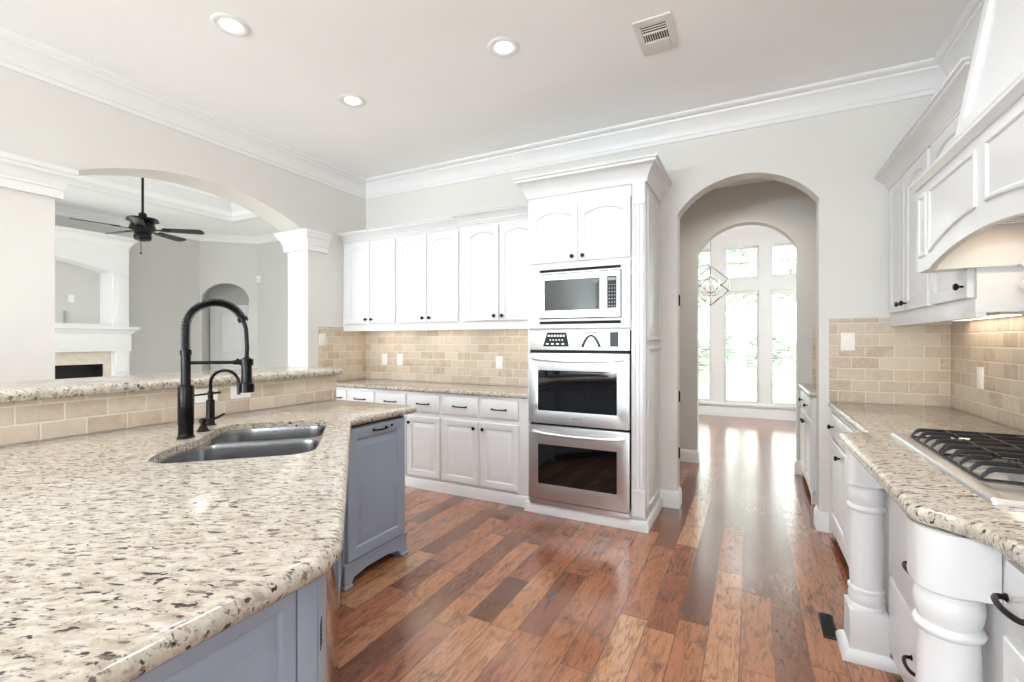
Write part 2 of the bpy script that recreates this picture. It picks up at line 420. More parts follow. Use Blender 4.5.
# crown moulding of the kitchen (path keeps the room on its left)
CR = [(0, CE - 0.178), (0.012, CE - 0.178), (0.016, CE - 0.150), (0.022, CE - 0.146), (0.026, CE - 0.13), (0.045, CE - 0.095), (0.075, CE - 0.058), (0.092, CE - 0.05), (0.095, CE - 0.036), (0.108, CE - 0.032), (0.125, CE - 0.012), (0.125, CE), (0, CE)]
MB().sweep([(XR, -6.0), (XR, YB), (XL, YB), (XL, -6.0)], CR).build('trim_1', 'trim', **S)
# capitals wrapped round the two ends of the left wall
CP0, CP1 = 2.215, 2.40
CAP = [(0, CP0), (0.03, CP0), (0.03, CP0 + 0.05), (0.037, CP0 + 0.055), (0.037, CP0 + 0.068), (0.042, CP0 + 0.075), (0.048, CP0 + 0.1), (0.066, CP0 + 0.128), (0.072, CP0 + 0.132), (0.075, CP0 + 0.15), (0.084, CP0 + 0.156), (0.086, CP1), (0, CP1)]
def capital(name, path):
    MB().sweep(path, CAP).build(name, 'trim', **S)
capital('trim_2', [(XLO, 3.31), (XLO, yo1), (XL, yo1), (XL, 3.35)][::-1])
capital('trim_3', [(XL, -0.4), (XL, yo0), (XLO, yo0), (XLO, -0.4)][::-1])
# baseboards in view: beside the oven cabinet, round the passage
BP = [(0, 0), (0.018, 0), (0.018, 0.1), (0.012, 0.118), (0.006, 0.13), (0, 0.135)]
MB().sweep([(-0.529, YB + 0.145), (-0.529, YB), (-0.66, YB)], BP).build('baseboard_back', 'trim', **S)
MB().sweep([(0.478, YB), (0.419, YB), (0.419, YB + 0.145)], BP).build('baseboard_right', 'trim', **S)

# ---- little hall and its second arch
HC = 2.97
MB(frame((0, 5.46, 0), (1, 0, 0), (0, 0, 1), (0, 1, 0))).poly(arch_wall(-1.6, 2.4, 3.25, -0.065, 0.468, 2.275, 2.573), [], 0, 0.15).build('wall_hall', 'lwall', **S)
MB().box(-1.6, 1.25, YB + 0.145, 5.46, HC, HC + 0.1).build('ceiling_hall', 'ceil', **S)
MB().box(-1.7, -1.6, YB + 0.145, 5.46, 0, HC).build('wall_hall_left', 'lwall', **S)
MB().box(1.06, 1.16, YB + 0.145, 5.46, 0, HC).build('wall_hall_right', 'lwall', **S)
MB().sweep([(-0.535, 5.61), (-0.535, 5.46), (-1.6, 5.46)], BP).build('baseboard_hall', 'trim', **S)
MB().sweep([(0.46, 5.46), (0.401, 5.46), (0.401, 5.61)], BP).build('baseboard_hall_right', 'trim', **S)
MB().box(0.53, 1.06, 5.45, 5.46, 0.914, 1.46).build('trim_4', 'tilex', **S)

# ---- breakfast room beyond: ceiling, walls, tall windows
BC = 3.25; YW = 9.1
MB().box(-3.2, 2.6, 5.61, YW + 0.15, BC, BC + 0.1).build('ceiling_breakfast', 'ceil', **S)
MB(frame((-3.2, 0, 0), (0, 1, 0), (0, 0, 1), (-1, 0, 0))).poly([(5.61, 0), (YW, 0), (YW, BC), (5.61, BC)], [rc(6.4, 8.4, 0.5, 2.7)], 0, 0.1).build('wall_breakfast_left', 'wall', **S)  # unseen opening added to brighten the breakfast room
MB(frame((2.4, 0, 0), (0, 1, 0), (0, 0, 1), (1, 0, 0))).poly([(5.61, 0), (YW, 0), (YW, BC), (5.61, BC)], [rc(6.4, 8.4, 0.5, 2.7)], 0, 0.1).build('wall_breakfast_right', 'wall', **S)  # opposite opening, likewise unseen and added for light
wx = [-1.927, -1.206 + 0.0, -0.443, 0.283, 1.01]  # first and last columns are unseen, added for more light
holes = []
for x in wx:
    holes.append([(x, 0.25), (x + 0.55, 0.25), (x + 0.55, 2.2), (x, 2.2)])
    holes.append([(x, 2.425), (x + 0.55, 2.425), (x + 0.55, 2.985), (x, 2.985)])
MB(frame((0, YW, 0), (1, 0, 0), (0, 0, 1), (0, 1, 0))).poly([(-3.3, 0), (2.5, 0), (2.5, BC), (-3.3, BC)], holes, 0, 0.15).build('wall_windows', 'trim', **S)
MB().sweep([(2.4, YW), (-3.2, YW)], [(0, BC - 0.2), (0.015, BC - 0.2), (0.02, BC - 0.16), (0.06, BC - 0.09), (0.11, BC - 0.05), (0.12, BC - 0.03), (0.13, BC), (0, BC)]).build('trim_5', 'trim', **S)
MB().sweep([(2.4, YW), (-3.2, YW)], [(0, 0), (0.02, 0), (0.02, 0.13), (0.01, 0.16), (0, 0.165)]).build('baseboard_window', 'trim', **S)
MB().box(-2.1, 1.75, YW - 0.05, YW, 0.195, 0.235).build('trim_6', 'trim', bevel=0.006, **S)
window(FXP(-3.2, 6.4, 0.5), 2.0, 2.2, rails=(1.4,), mun=(1.0,), depth=0.08)  # glazing of the added left opening
window(FXM(2.4, 8.4, 0.5), 2.0, 2.2, rails=(1.4,), mun=(1.0,), depth=0.08)  # glazing of the added right opening
bl_lab = ['white horizontal blind in the leftmost tall window beyond the arch', 'white horizontal blind in the middle tall window beyond the arch', 'white horizontal blind in the right tall window beyond the arch']
for i, x in enumerate(wx):
    window(FY(x, YW, 0.25), 0.55, 1.95, rails=(0.85,), depth=0.13)
    window(FY(x, YW, 2.425), 0.55, 0.56, rails=(0.28,), mun=(0.275,), depth=0.13)
    if 1 <= i <= 3:
        t = thing('window_blind', bl_lab[i - 1], 'blind', (x + 0.275, YW + 0.03, 0.25), 'blinds in the tall windows')
        MB().box(x + 0.012, x + 0.538, YW + 0.01, YW + 0.065, 2.15, 2.198).build('head_rail', 'blind', t, 0.003)
        mb = MB()
        nsl = 40
        for k in range(nsl):
            z = 0.31 + k * (1.82 / (nsl - 1)); a = 0.30
            c = Vector((0, YW + 0.038, z)); d = Vector((0, 0.024 * math.cos(a), 0.024 * math.sin(a)))
            mb.loops([[(xx, c.y - d.y, c.z - d.z), (xx, c.y + d.y, c.z + d.z), (xx, c.y + d.y, c.z + d.z + 0.0025), (xx, c.y - d.y, c.z - d.z + 0.0025)] for xx in (x + 0.015, x + 0.535)])
        mb.build('slats', 'blind', t)
        mb = MB()
        for q in (0.1, 0.45):
            mb.box(x + q - 0.001, x + q + 0.001, YW + 0.037, YW + 0.039, 0.275, 2.15)
        mb.build('ladder_cord', 'blind', t)
        MB().box(x + 0.014, x + 0.536, YW + 0.015, YW + 0.062, 0.262, 0.28).build('bottom_rail', 'blind', t, 0.003)

# ---- living room beyond the left opening
LX0, LY0, LY1, LC, TC = -9.75, -2.7, 6.12, 3.45, 3.75
tx0, tx1, ty0, ty1 = -8.15, -5.4, 0.2, 5.06
MB().poly([(-10.3, LY0), (XLO, LY0), (XLO, 7.2), (-10.3, 7.2)], [[(tx0, ty0), (tx1, ty0), (tx1, ty1), (tx0, ty1)]], LC, LC + 0.06).build('ceiling_living', 'ceil', **S)
MB().box(tx0 - 0.1, tx1 + 0.1, ty0 - 0.1, ty1 + 0.1, TC, TC + 0.08).build('ceiling_tray', 'ceil', **S)
MB().poly([(tx0 - .06, ty0 - .06), (tx1 + .06, ty0 - .06), (tx1 + .06, ty1 + .06), (tx0 - .06, ty1 + .06)], [[(tx0, ty0), (tx1, ty0), (tx1, ty1), (tx0, ty1)]], LC + 0.06, TC).build('ceiling_tray_side', 'ceil', **S)
MB().sweep([(tx0, ty0), (tx1, ty0), (tx1, ty1), (tx0, ty1)], [(0, TC - 0.15), (0.015, TC - 0.15), (0.03, TC - 0.11), (0.08, TC - 0.05), (0.1, TC - 0.04), (0.12, TC), (0, TC)], True).build('trim_7', 'trim', **S)
MB().sweep([(tx0, ty0), (tx1, ty0), (tx1, ty1), (tx0, ty1)], [(-0.09, LC), (-0.09, LC - 0.015), (0.0, LC - 0.02), (0.012, LC - 0.012), (0.012, LC + 0.07), (0, LC + 0.07), (0.0, LC)], True).build('trim_8', 'trim', **S)
MB().box(LX0 - 0.12, LX0, LY0, 5.4, 0, LC).build('wall_living_left', 'lwall', **S)
LCR = [(0, LC - 0.13), (0.012, LC - 0.13), (0.02, LC - 0.1), (0.05, LC - 0.055), (0.085, LC - 0.025), (0.1, LC), (0, LC)]
MB().sweep([(XLO, LY1), (-9.03, LY1), (LX0, 5.4), (LX0, LY0)], LCR).build('trim_9', 'trim', **S)
MB().box(-9.03, XLO, LY1, LY1 + 0.12, 0, LC).build('wall_living_back', 'lwall', **S)
MB(frame((0, LY0, 0), (1, 0, 0), (0, 0, 1), (0, -1, 0))).poly([(-9.87, 0), (XLO, 0), (XLO, LC), (-9.87, LC)], [[(-8.4, 0.6), (-5.4, 0.6), (-5.4, 2.9), (-8.4, 2.9)]], 0, 0.12).build('wall_living_front', 'lwall', **S)  # opening out of view, added to light the living room
window(frame((-8.4, LY0, 0.6), (1, 0, 0), (0, 0, 1), (0, 1, 0)), 3.0, 2.3, rails=(1.5,), mun=(1.0, 2.0), depth=0.1)  # glazing of that added opening
MB().box(XLO, XLO + 0.14, YB, LY1, 0, LC).build('wall_living_right', 'lwall', **S)
# angled wall with an arched doorway, local u along the wall
AF = frame((LX0, 5.4, 0), (1, 1, 0), (0, 0, 1), (-1, 1, 0))
Lw = math.hypot(0.72, 0.72)
MB(AF).poly([(0, 0), (0.04, 0)] + arc(0.455, 0.415, 2.24, 2.5)[::-1] + [(0.87, 0), (Lw, 0), (Lw, LC), (0, LC)], [], 0, 0.12).build('wall_living_corner', 'lwall', **S)
MB(AF).box(-0.3, 1.3, 0, LC, 0.62, 0.7).build('wall_vestibule', 'lwall', **S)
MB(AF).box(-0.12, -0.0, 0, LC, 0.12, 0.62).build('wall_vestibule_left', 'lwall', **S)
MB(AF).box(0.95, 1.05, 0, LC, 0.12, 0.62).build('wall_vestibule_right', 'lwall', **S)

def door_loops(mb, F, wd, ht, t=0.02, st=0.055, rise=0.0, raised=True, n=12):
    """raised-panel door leaf; F at its lower left corner on the carcass face"""
    mb.at(F)
    def lp(ins, wv, r):
        x0, x1, z0, z1 = ins, wd - ins, ins, ht - ins
        pts = [(x0, z0, wv), (x1, z0, wv)]
        for i in range(n + 1):
            q = i / n; x = x1 + (x0 - x1) * q
            pts.append((x, z1 - r * ((2 * q - 1) ** 2), wv))
        return pts
    L = [lp(0, 0, 0), lp(0, t - 0.003, 0), lp(0.003, t, 0), lp(st - 0.004, t, rise), lp(st, t - 0.002, rise), lp(st + 0.004, t - 0.009, rise), lp(st + 0.012, t - 0.009, rise)]
    if raised: L += [lp(st + 0.04, t - 0.001, rise), lp(st + 0.046, t - 0.001, rise)]
    mb.loops(L)
    return mb

# door in the vestibule
dvf = frame(AF @ Vector((0.10, 0, 0.615)), (1, 1, 0), (0, 0, 1), (1, -1, 0))
mbd = MB(dvf); mbd.box(0, 0.76, 0, 2.03, 0, 0.035)
door_loops(mbd, dvf @ Matrix.Translation((0.1, 1.05, 0.03)), 0.56, 0.86, 0.014, 0.02)
door_loops(mbd, dvf @ Matrix.Translation((0.1, 0.12, 0.03)), 0.56, 0.82, 0.014, 0.02)
door1 = mbd.build('door_1', 'trim', **S)
mbd = MB(dvf)
mbd.poly([(-0.07, 0), (0, 0), (0, 2.03), (0.76, 2.03), (0.76, 0), (0.83, 0), (0.83, 2.1), (-0.07, 2.1)], [], 0, 0.04).build('door_frame', 'trim', door1)
MB(dvf).sphere((0.7, 0.95, 0.08), 0.028).cyl((0.7, 0.95, 0.03), (0.7, 0.95, 0.07), 0.012).build('door_knob', 'bronze', door1)

# ================================================================== kitchen furniture
KNOB = [(0.005, 0), (0.005, 0.012), (0.011, 0.017), (0.0155, 0.022), (0.0155, 0.027), (0.011, 0.032), (0.002, 0.034)]
def knob(F, u, v, parent, w=0.02, name='knob'):
    return MB(F @ Matrix.Translation((u, v, w))).lathe(KNOB, seg=14).build(name, 'bronze', parent)
def pull(F, u, v, parent, w=0.02, ln=0.1, thick=0.0055):
    mb = MB(F @ Matrix.Translation((u, v, w)))
    h = ln / 2
    pts = [(-h, 0, 0), (-h, 0, 0.012)] + [(-h * math.cos(PI * i / 10), 0, 0.014 + 0.016 * math.sin(PI * i / 10)) for i in range(1, 10)] + [(h, 0, 0.012), (h, 0, 0)]
    mb.tube(pts, thick, 8)
    for q in (-h, h): mb.lathe([(0.009, 0), (0.009, 0.003), (0.006, 0.006)], (q, 0, 0), 10)
    return mb.build('pull', 'bronze', parent)
def door(F, u, v, wd, ht, parent, rise=0.0, m='cab', kn=None, name='door', st=0.055, t=0.02):
    d = door_loops(MB(), F @ Matrix.Translation((u, v, 0)), wd, ht, t, st, rise).build(name, m, parent)
    if kn: knob(F @ Matrix.Translation((u, v, 0)), kn[0], kn[1], d, t)
    return d
def drawer(F, u, v, wd, ht, parent, m='cab', pl=None, kn=None, t=0.02):
    mb = MB(F)
    r = lambda i, w_: [(u + i, v + i, w_), (u + wd - i, v + i, w_), (u + wd - i, v + ht - i, w_), (u + i, v + ht - i, w_)]
    mb.loops([r(0, 0), r(0, t - 0.006), r(0.004, t - 0.004), r(0.012, t), ])
    d = mb.build('drawer', m, parent)
    if pl: pull(F, u + wd / 2, v + ht / 2, d, t, pl)
    if kn is not None: knob(F, u + kn, v + ht / 2, d, t)
    return d
def bullnose(mb, outer, holes, z0, z1, fixed=()):
    """slab with a rounded free edge: outer is (x, y) listed counter-clockwise"""
    n = len(outer); P = [Vector(p) for p in outer]; r = (z1 - z0) / 2
    off = []
    for i in range(n):
        a = (P[i] - P[i - 1]).normalized(); b = (P[(i + 1) % n] - P[i]).normalized()
        na = Vector((-a.y, a.x)); nb = Vector((-b.y, b.x)); m = (na + nb) / max(0.25, 1 + na.dot(nb)); off.append(m)
    rings = []
    K = 6
    for k in range(K + 1):
        t = -PI / 2 + PI * k / K
        ins = r * (1 - math.cos(t)); z = (z0 + z1) / 2 + r * math.sin(t)
        rings.append([(P[i].x + off[i].x * ins, P[i].y + off[i].y * ins, z) for i in range(n)])
    mb.loops(rings, False, False)
    for ring in (rings[0], rings[-1]):
        edges = []
        for lp in [ring] + [[(h[0], h[1], ring[0][2]) for h in hl] for hl in holes]:
            v = [mb.v(p) for p in lp]; edges += [mb.bm.edges.new((v[i], v[(i + 1) % len(v)])) for i in range(len(v))]
        bmesh.ops.triangle_fill(mb.bm, use_beauty=True, edges=edges)
    for hl in holes:
        a = [mb.v((p[0], p[1], z0)) for p in hl]; b = [mb.v((p[0], p[1], z1)) for p in hl]
        for i in range(len(hl)): mb.face([a[i], a[(i + 1) % len(hl)], b[(i + 1) % len(hl)], b[i]])
    bmesh.ops.remove_doubles(mb.bm, verts=mb.bm.verts[:], dist=1e-5)
    return mb
def rnd(P, r, n=6):
    """round the corners of a polygon; r a number or one per corner"""
    out = []; N_ = len(P)
    for i in range(N_):
        rr = r[i] if isinstance(r, (list, tuple)) else r
        p = Vector(P[i])
        if rr <= 0: out.append(tuple(p)); continue
        a = (Vector(P[i - 1]) - p); b = (Vector(P[(i + 1) % N_]) - p)
        q = min(rr, a.length * 0.49, b.length * 0.49); A = p + a.normalized() * q; B = p + b.normalized() * q
        for k in range(n + 1):
            t = k / n; out.append(tuple(A * (1 - t) ** 2 + p * 2 * t * (1 - t) + B * t * t))
    return out
def crown_prof(z0, z1, pr):
    h = z1 - z0
    return [(0, z0), (0.012, z0), (0.012, z0 + .12 * h), (0.02, z0 + .2 * h), (0.25 * pr, z0 + .3 * h), (0.45 * pr, z0 + .5 * h), (0.78 * pr, z0 + .74 * h), (0.85 * pr, z0 + .76 * h), (0.87 * pr, z0 + .86 * h), (pr, z0 + .9 * h), (pr, z1), (0, z1)]

# ---- upper cabinets on the back wall
def upper(label, x0, x1, doors, yf, zc0, zc1, cr_path):
    t = thing('wall_cabinet', label, 'cabinet', ((x0 + x1) / 2, 3.75, 1.43), 'white wall cabinets on the far wall')
    MB().box(x0, x1, yf, YB - 0.002, 1.50, zc1 - 0.01).box(x0, x1, yf - 0.004, yf + 0.03, 1.432, 1.50).box(x0, x0 + 0.02, yf, YB - 0.002, 1.45, 1.5).box(x1 - 0.02, x1, yf, YB - 0.002, 1.45, 1.5).build('body', 'cab', t, 0.002)
    F = FY(0, yf, 0)
    for i, (a, b) in enumerate(doors):
        k = (b - a - 0.035, 0.04) if i == 0 else (0.035, 0.04)
        door(F, a, 1.508, b - a, 2.335 - 1.508, t, rise=0.035, kn=k, st=0.05)
    MB().sweep(cr_path, crown_prof(zc0, zc1, 0.075)).build('crown', 'cab', t)
    return t
upper('white two-door wall cabinet in the far corner beside the column', -3.84, -3.105, [(-3.79, -3.46), (-3.452, -3.122)], 3.57, 2.355, 2.45, [(-3.105, 3.57), (-3.84, 3.57)])
upper('middle white two-door wall cabinet of the far wall, over the two outlets', -3.104, -2.345, [(-3.086, -2.737), (-2.729, -2.38)], 3.57, 2.355, 2.45, [(-2.345, 3.57), (-3.104, 3.57)])
upper('white two-door wall cabinet next to the oven tower, slightly proud of its neighbours', -2.344, -1.568, [(-2.285, -1.945), (-1.937, -1.597)], 3.545, 2.37, 2.475, [(-1.568, 3.545), (-2.344, 3.545), (-2.344, YB)])
for x, lb in ((-3.46, 'slim strip light under the corner wall cabinet'), (-2.72, 'slim strip light under the middle wall cabinet of the far wall'), (-1.95, 'slim strip light under the wall cabinet next to the oven tower')):
    t = thing('under_cabinet_light', lb, 'light', (x, 3.72, 1.47), 'strip lights under the far wall cabinets')
    MB().box(x - 0.25, x + 0.25, 3.68, 3.76, 1.478, 1.4995).build('housing', 'plastic', t, 0.003)
    MB().box(x - 0.24, x + 0.24, 3.69, 3.75, 1.474, 1.478).build('lens', 'warmlit', t)
    area('strip_glow', (x, 3.72, 1.468), (0, 0, 0), 0.48, 0.05, 0.6, (1, 0.92, 0.8))

# ---- backsplash tile
MB().box(XL + 0.012, -1.57, YB - 0.012, YB, 0.912, 1.48).build('trim_10', 'tilex', **S)
MB().box(XL, XL + 0.012, 3.25, YB, 0.912, 1.475).build('trim_11', 'tiley', bevel=0.003, **S)
MB().box(0.478, XR - 0.012, YB - 0.012, YB, 0.912, 1.485).build('trim_12', 'tilex', bevel=0.003, **S)
MB().box(XR - 0.012, XR, -1.0, YB, 0.912, 1.485).build('trim_13', 'tiley', **S)

# ---- base cabinets on the back wall
def base_back(label, x0, x1, drs, left_end=False):
    t = thing('base_cabinet', label, 'cabinet', ((x0 + x1) / 2, 3.63, 0), 'white base cabinets on the far wall')
    MB().box(x0, x1, 3.37, YB - 0.002, 0.09, 0.868).build('body', 'cab', t, 0.002)
    MB().sweep([(x1, 3.37), (x0, 3.37)], [(0, 0.0), (0.012, 0.0), (0.012, 0.07), (0.006, 0.085), (0, 0.09)]).build('plinth', 'cab', t)
    F = FY(0, 3.37, 0)
    for i, (a, b) in enumerate(drs):
        drawer(F, a + 0.012, 0.69, b - a - 0.024, 0.155, t, pl=0.13)
        k = (b - a - 0.05, 0.48) if i == 0 else (0.032, 0.48)
        door(F, a + 0.008, 0.115, b - a - 0.016, 0.535, t, kn=k, st=0.052)
base_back('white base cabinet in the far corner, mostly behind the island', -3.84, -3.195, [(-3.83, -3.565), (-3.565, -3.20)])
base_back('middle white base cabinet of the far wall, partly behind the grey-blue island end', -3.194, -2.428, [(-3.19, -2.812), (-2.808, -2.432)])
base_back('white base cabinet of the far wall standing next to the oven tower', -2.427, -1.572, [(-2.422, -2.036), (-2.030, -1.66)])
bullnose(MB(), [(-3.83, 3.886), (-3.83, 3.335), (-1.572, 3.335), (-1.572, 3.886)], [], 0.87, 0.91).build('worktop', 'granite', None, **tg('long granite worktop on the white base cabinets of the far wall', 'worktop'))

# ---- oven tower
T0, T1, TY = -1.565, -0.66, 3.32
ov = thing('oven_cabinet', 'tall white cabinet tower housing the ovens and microwave', 'cabinet', ((T0 + T1) / 2, 3.6, 0))
mb = MB()
mb.box(T0, T1, TY + 0.35, YB - 0.003, 0.0, 2.46)
mb.box(T0, -1.548, TY, TY + 0.36, 0.0, 2.46).box(-0.758, T1, TY, TY + 0.36, 0.0, 2.46)
mb.box(-1.55, -0.755, TY, TY + 0.36, 1.903, 2.46).box(-1.55, -0.755, TY, TY + 0.36, 0.02, 0.118)
mb.box(-1.55, -0.755, TY + 0.02, TY + 0.36, 1.41, 1.43)
mb.build('body', 'cab', ov)
F = FY(0, TY, 0)
door(F, -1.535, 1.925, 0.385, 0.43, ov, rise=0.04, kn=(0.345, 0.035), st=0.05)
door(F, -1.147, 1.925, 0.385, 0.43, ov, rise=0.04, kn=(0.04, 0.035), st=0.05)
# fluted pilaster
mb = MB(F)
mb.box(-0.748, -0.664, 0.1, 2.44, 0, 0.012)
for z0, z1 in ((0.1, 0.27), (2.30, 2.44)): mb.box(-0.75, -0.662, z0, z1, 0, 0.018)
for q in (-0.735, -0.706, -0.677):
    mb.tube([(q, 0.3, 0.012), (q, 2.28, 0.012)], 0.0095, 10)
for z in (0.275, 2.295): mb.box(-0.752, -0.66, z - 0.006, z + 0.006, 0, 0.024)
mb.build('pilaster', 'cab', ov)
# panelled side
FS = FXP(T1, 0, 0)
for z0, ht in ((0.14, 1.15), (1.33, 1.07)):
    mb = MB(FS)
    r = lambda i, w_: [(TY + 0.045 + i, z0 + i, w_), (3.86 - i, z0 + i, w_), (3.86 - i, z0 + ht - i, w_), (TY + 0.045 + i, z0 + ht - i, w_)]
    mb.loops([r(0, 0), r(0, 0.004), r(0.008, 0.012), r(0.022, 0.012), r(0.03, 0.003), r(0.05, 0.003), r(0.085, 0.011)])
    mb.build('side_panel', 'cab', ov)
MB().sweep([(T1, YB - 0.004), (T1, TY), (T0, TY), (T0, 3.46)], crown_prof(2.44, 2.592, 0.095)).build('crown', 'cab', ov)
MB().sweep([(T1, YB - 0.02), (T1, TY), (T0, TY), (T0, 3.352)], [(0.002, 0), (0.022, 0), (0.022, 0.05), (0.014, 0.07), (0.002, 0.075)]).build('plinth', 'cab', ov)

# ---- microwave with its trim kit
mw = thing('microwave', 'built-in stainless microwave with trim frame above the double oven', 'microwave', (-1.13, TY, 1.43))
MB(F).poly(rc(-1.545, -0.762, 1.428, 1.902), [rc(-1.468, -0.824, 1.498, 1.842), rc(-1.463, -0.829, 1.853, 1.875), rc(-1.463, -0.829, 1.457, 1.479)], 0.001, 0.016).build('trim_frame', 'trim', mw)
for z0 in (1.848, 1.452): MB(F).box(-1.463, -0.829, z0, z0 + 0.032, -0.03, 0.002).build('vent_slot', 'dark', mw)
MB(F).box(-1.467, -0.825, 1.499, 1.841, -0.3, 0.004).build('case', 'dark', mw)
mdo = MB(F).poly(rc(-1.460, -0.952, 1.506, 1.834), [rc(-1.413, -0.978, 1.560, 1.792)], 0.006, 0.03).build('door', 'steel', mw)
MB(F).box(-1.414, -0.977, 1.559, 1.793, 0.012, 0.026).build('window', 'blackglass', mdo)
MB(F).box(-0.949, -0.831, 1.506, 1.834, 0.006, 0.03).build('control_panel', 'steel', mw)
kp = MB(F).box(-0.925, -0.855, 1.566, 1.796, 0.03, 0.032).build('keypad', 'gloss', mw)
MB(F).box(-0.918, -0.862, 1.765, 1.785, 0.032, 0.0335).build('display', 'grey', kp)
mb = MB(F)
for r_ in range(7):
    for c_ in range(3): mb.box(-0.913 + c_ * 0.02, -0.905 + c_ * 0.02, 1.58 + r_ * 0.025, 1.586 + r_ * 0.025, 0.032, 0.0333)
mb.build('keys', 'grey', kp)
MB(F).box(-1.2, -1.13, 1.528, 1.536, 0.03, 0.0315).build('badge', 'grey', mdo)

# ---- double wall oven
do = thing('double_oven', 'stainless steel double wall oven in the white cabinet tower', 'oven', (-1.15, TY, 0.07))
OX0, OX1 = -1.541, -0.765
MB(F).box(OX0 + 0.01, OX1 - 0.01, 0.122, 1.405, -0.30, 0.004).build('case', 'dark', do)
cp = MB(F).box(OX0, OX1, 1.262, 1.412, 0.004, 0.028).build('control_panel', 'steel', do, 0.003)
MB(F).poly([(-1.425, 1.288), (-1.215, 1.288), (-1.235, 1.395), (-1.39, 1.395)], [], 0.028, 0.030).build('display', 'gloss', cp)
mb = MB(F)
for c_ in range(6): mb.box(-1.385 + c_ * 0.024, -1.369 + c_ * 0.024, 1.362, 1.377, 0.030, 0.0312)
for c_ in range(4): mb.box(-1.40 + c_ * 0.042, -1.378 + c_ * 0.042, 1.302, 1.314, 0.030, 0.0312)
for c_ in range(5): mb.box(-1.37 + c_ * 0.024, -1.358 + c_ * 0.024, 1.333, 1.342, 0.030, 0.0312)
mb.build('keys', 'plastic', cp)
# curved timer graphic and square display
mb = MB(F)
for sx in (-1, 1):
    o = []
    for k in range(9):
        t = k / 8; o.append((-1.045 + sx * (0.012 + 0.065 * t), 1.372 - 0.085 * t * t))
    inn = [(x - sx * 0.022, z - 0.004) for x, z in o][::-1]
    mb.poly(o + inn if sx > 0 else (o + inn)[::-1], [], 0.028, 0.0298)
mb.box(-1.10, -0.99, 1.388, 1.395, 0.028, 0.0298).box(-1.06, -1.03, 1.36, 1.378, 0.028, 0.0298)
mb.build('dial_graphic', 'gloss', cp)
MB(F).box(-0.905, -0.842, 1.288, 1.395, 0.028, 0.030).build('display', 'gloss', cp)
def oven_door(z0, z1, wz0, wz1, hz, badge):
    d = MB(F).poly(rc(OX0, OX1, z0, z1), [rnd(rc(-1.463, -0.852, wz0, wz1), 0.012, 4)], 0.006, 0.042).build('door', 'steel', do, 0.003)
    MB(F).box(-1.47, -0.845, wz0 - 0.007, wz1 + 0.007, 0.01, 0.039).build('window', 'blackglass', d)
    mb = MB(F)
    pts = []
    for k in range(17):
        t = k / 16; x = OX0 + 0.035 + (OX1 - OX0 - 0.07) * t
        pts.append((x, hz - 0.012 * (1 - (2 * t - 1) ** 2), 0.055 + 0.028 * (1 - (2 * t - 1) ** 4)))
    mb.tube(pts, [0.010] + [0.0125] * 15 + [0.010], 10)
    for x in (OX0 + 0.04, OX1 - 0.04): mb.tube([(x, hz, 0.04), (x, hz, 0.06)], 0.010, 10)
    mb.build('handle', 'steel', d)
    if badge: MB(F).box(-1.19, -1.11, wz0 - 0.055, wz0 - 0.045, 0.042, 0.0432).build('badge', 'grey', d)
oven_door(0.703, 1.238, 0.80, 1.107, 1.195, True)
oven_door(0.122, 0.686, 0.24, 0.543, 0.637, False)
mb = MB(F); mb.box(OX0 + 0.01, OX1 - 0.01, 1.24, 1.261, 0.004, 0.018)
mb.build('vent_gap', 'dark', do)
mb = MB(F); mb.box(OX0 + 0.005, OX1 - 0.005, 0.076, 0.112, 0.012, 0.03)
for k in range(24): mb.box(OX0 + 0.05 + k * 0.029, OX0 + 0.068 + k * 0.029, 0.108, 0.116, 0.016, 0.034)
mb.build('vent_strip', 'steel', do, 0.002)

# ================================================================== island
CZ0, CZ1 = 0.868, 0.914
ab = lambda a, b: ((a - b) / 2 ** .5, (a + b) / 2 ** .5)
cut = rnd([ab(*p) for p in ((-.718, 1.868), (-.718, 2.14), (-.655, 2.27), (-.655, 2.655), (-.165, 2.655), (-.165, 1.868))], [.12, .10, .10, .14, .09, .12], 6)
isl = rnd([(-2.645, -0.6), (-0.732, -0.6), (-0.732, 0.677), (-1.905, 1.828), (-1.905, 2.40), (-2.645, 2.40)], [0, .04, .07, .03, .05, 0], 8)
bullnose(MB(), isl, [cut], CZ0, CZ1).build('worktop', 'granite', None, **tg('large speckled granite island worktop with the sink cut into it', 'worktop'))
MB().box(-2.775, -2.657, -0.6, 2.395, 0, 1.084).build('wall_bar', 'wall', **S)
MB().box(-2.657, -2.646, -0.6, 2.395, 0.914, 1.084).build('trim_14', 'tiley', **S)
bullnose(MB(), rnd([(-3.20, -0.6), (-2.60, -0.6), (-2.60, 2.435), (-3.20, 2.435)], [0, 0, .04, .04], 5), [], 1.086, 1.134).build('bar_top', 'granite', None, **tg('raised granite bar ledge behind the island sink, on the low tiled wall', 'bar top'))

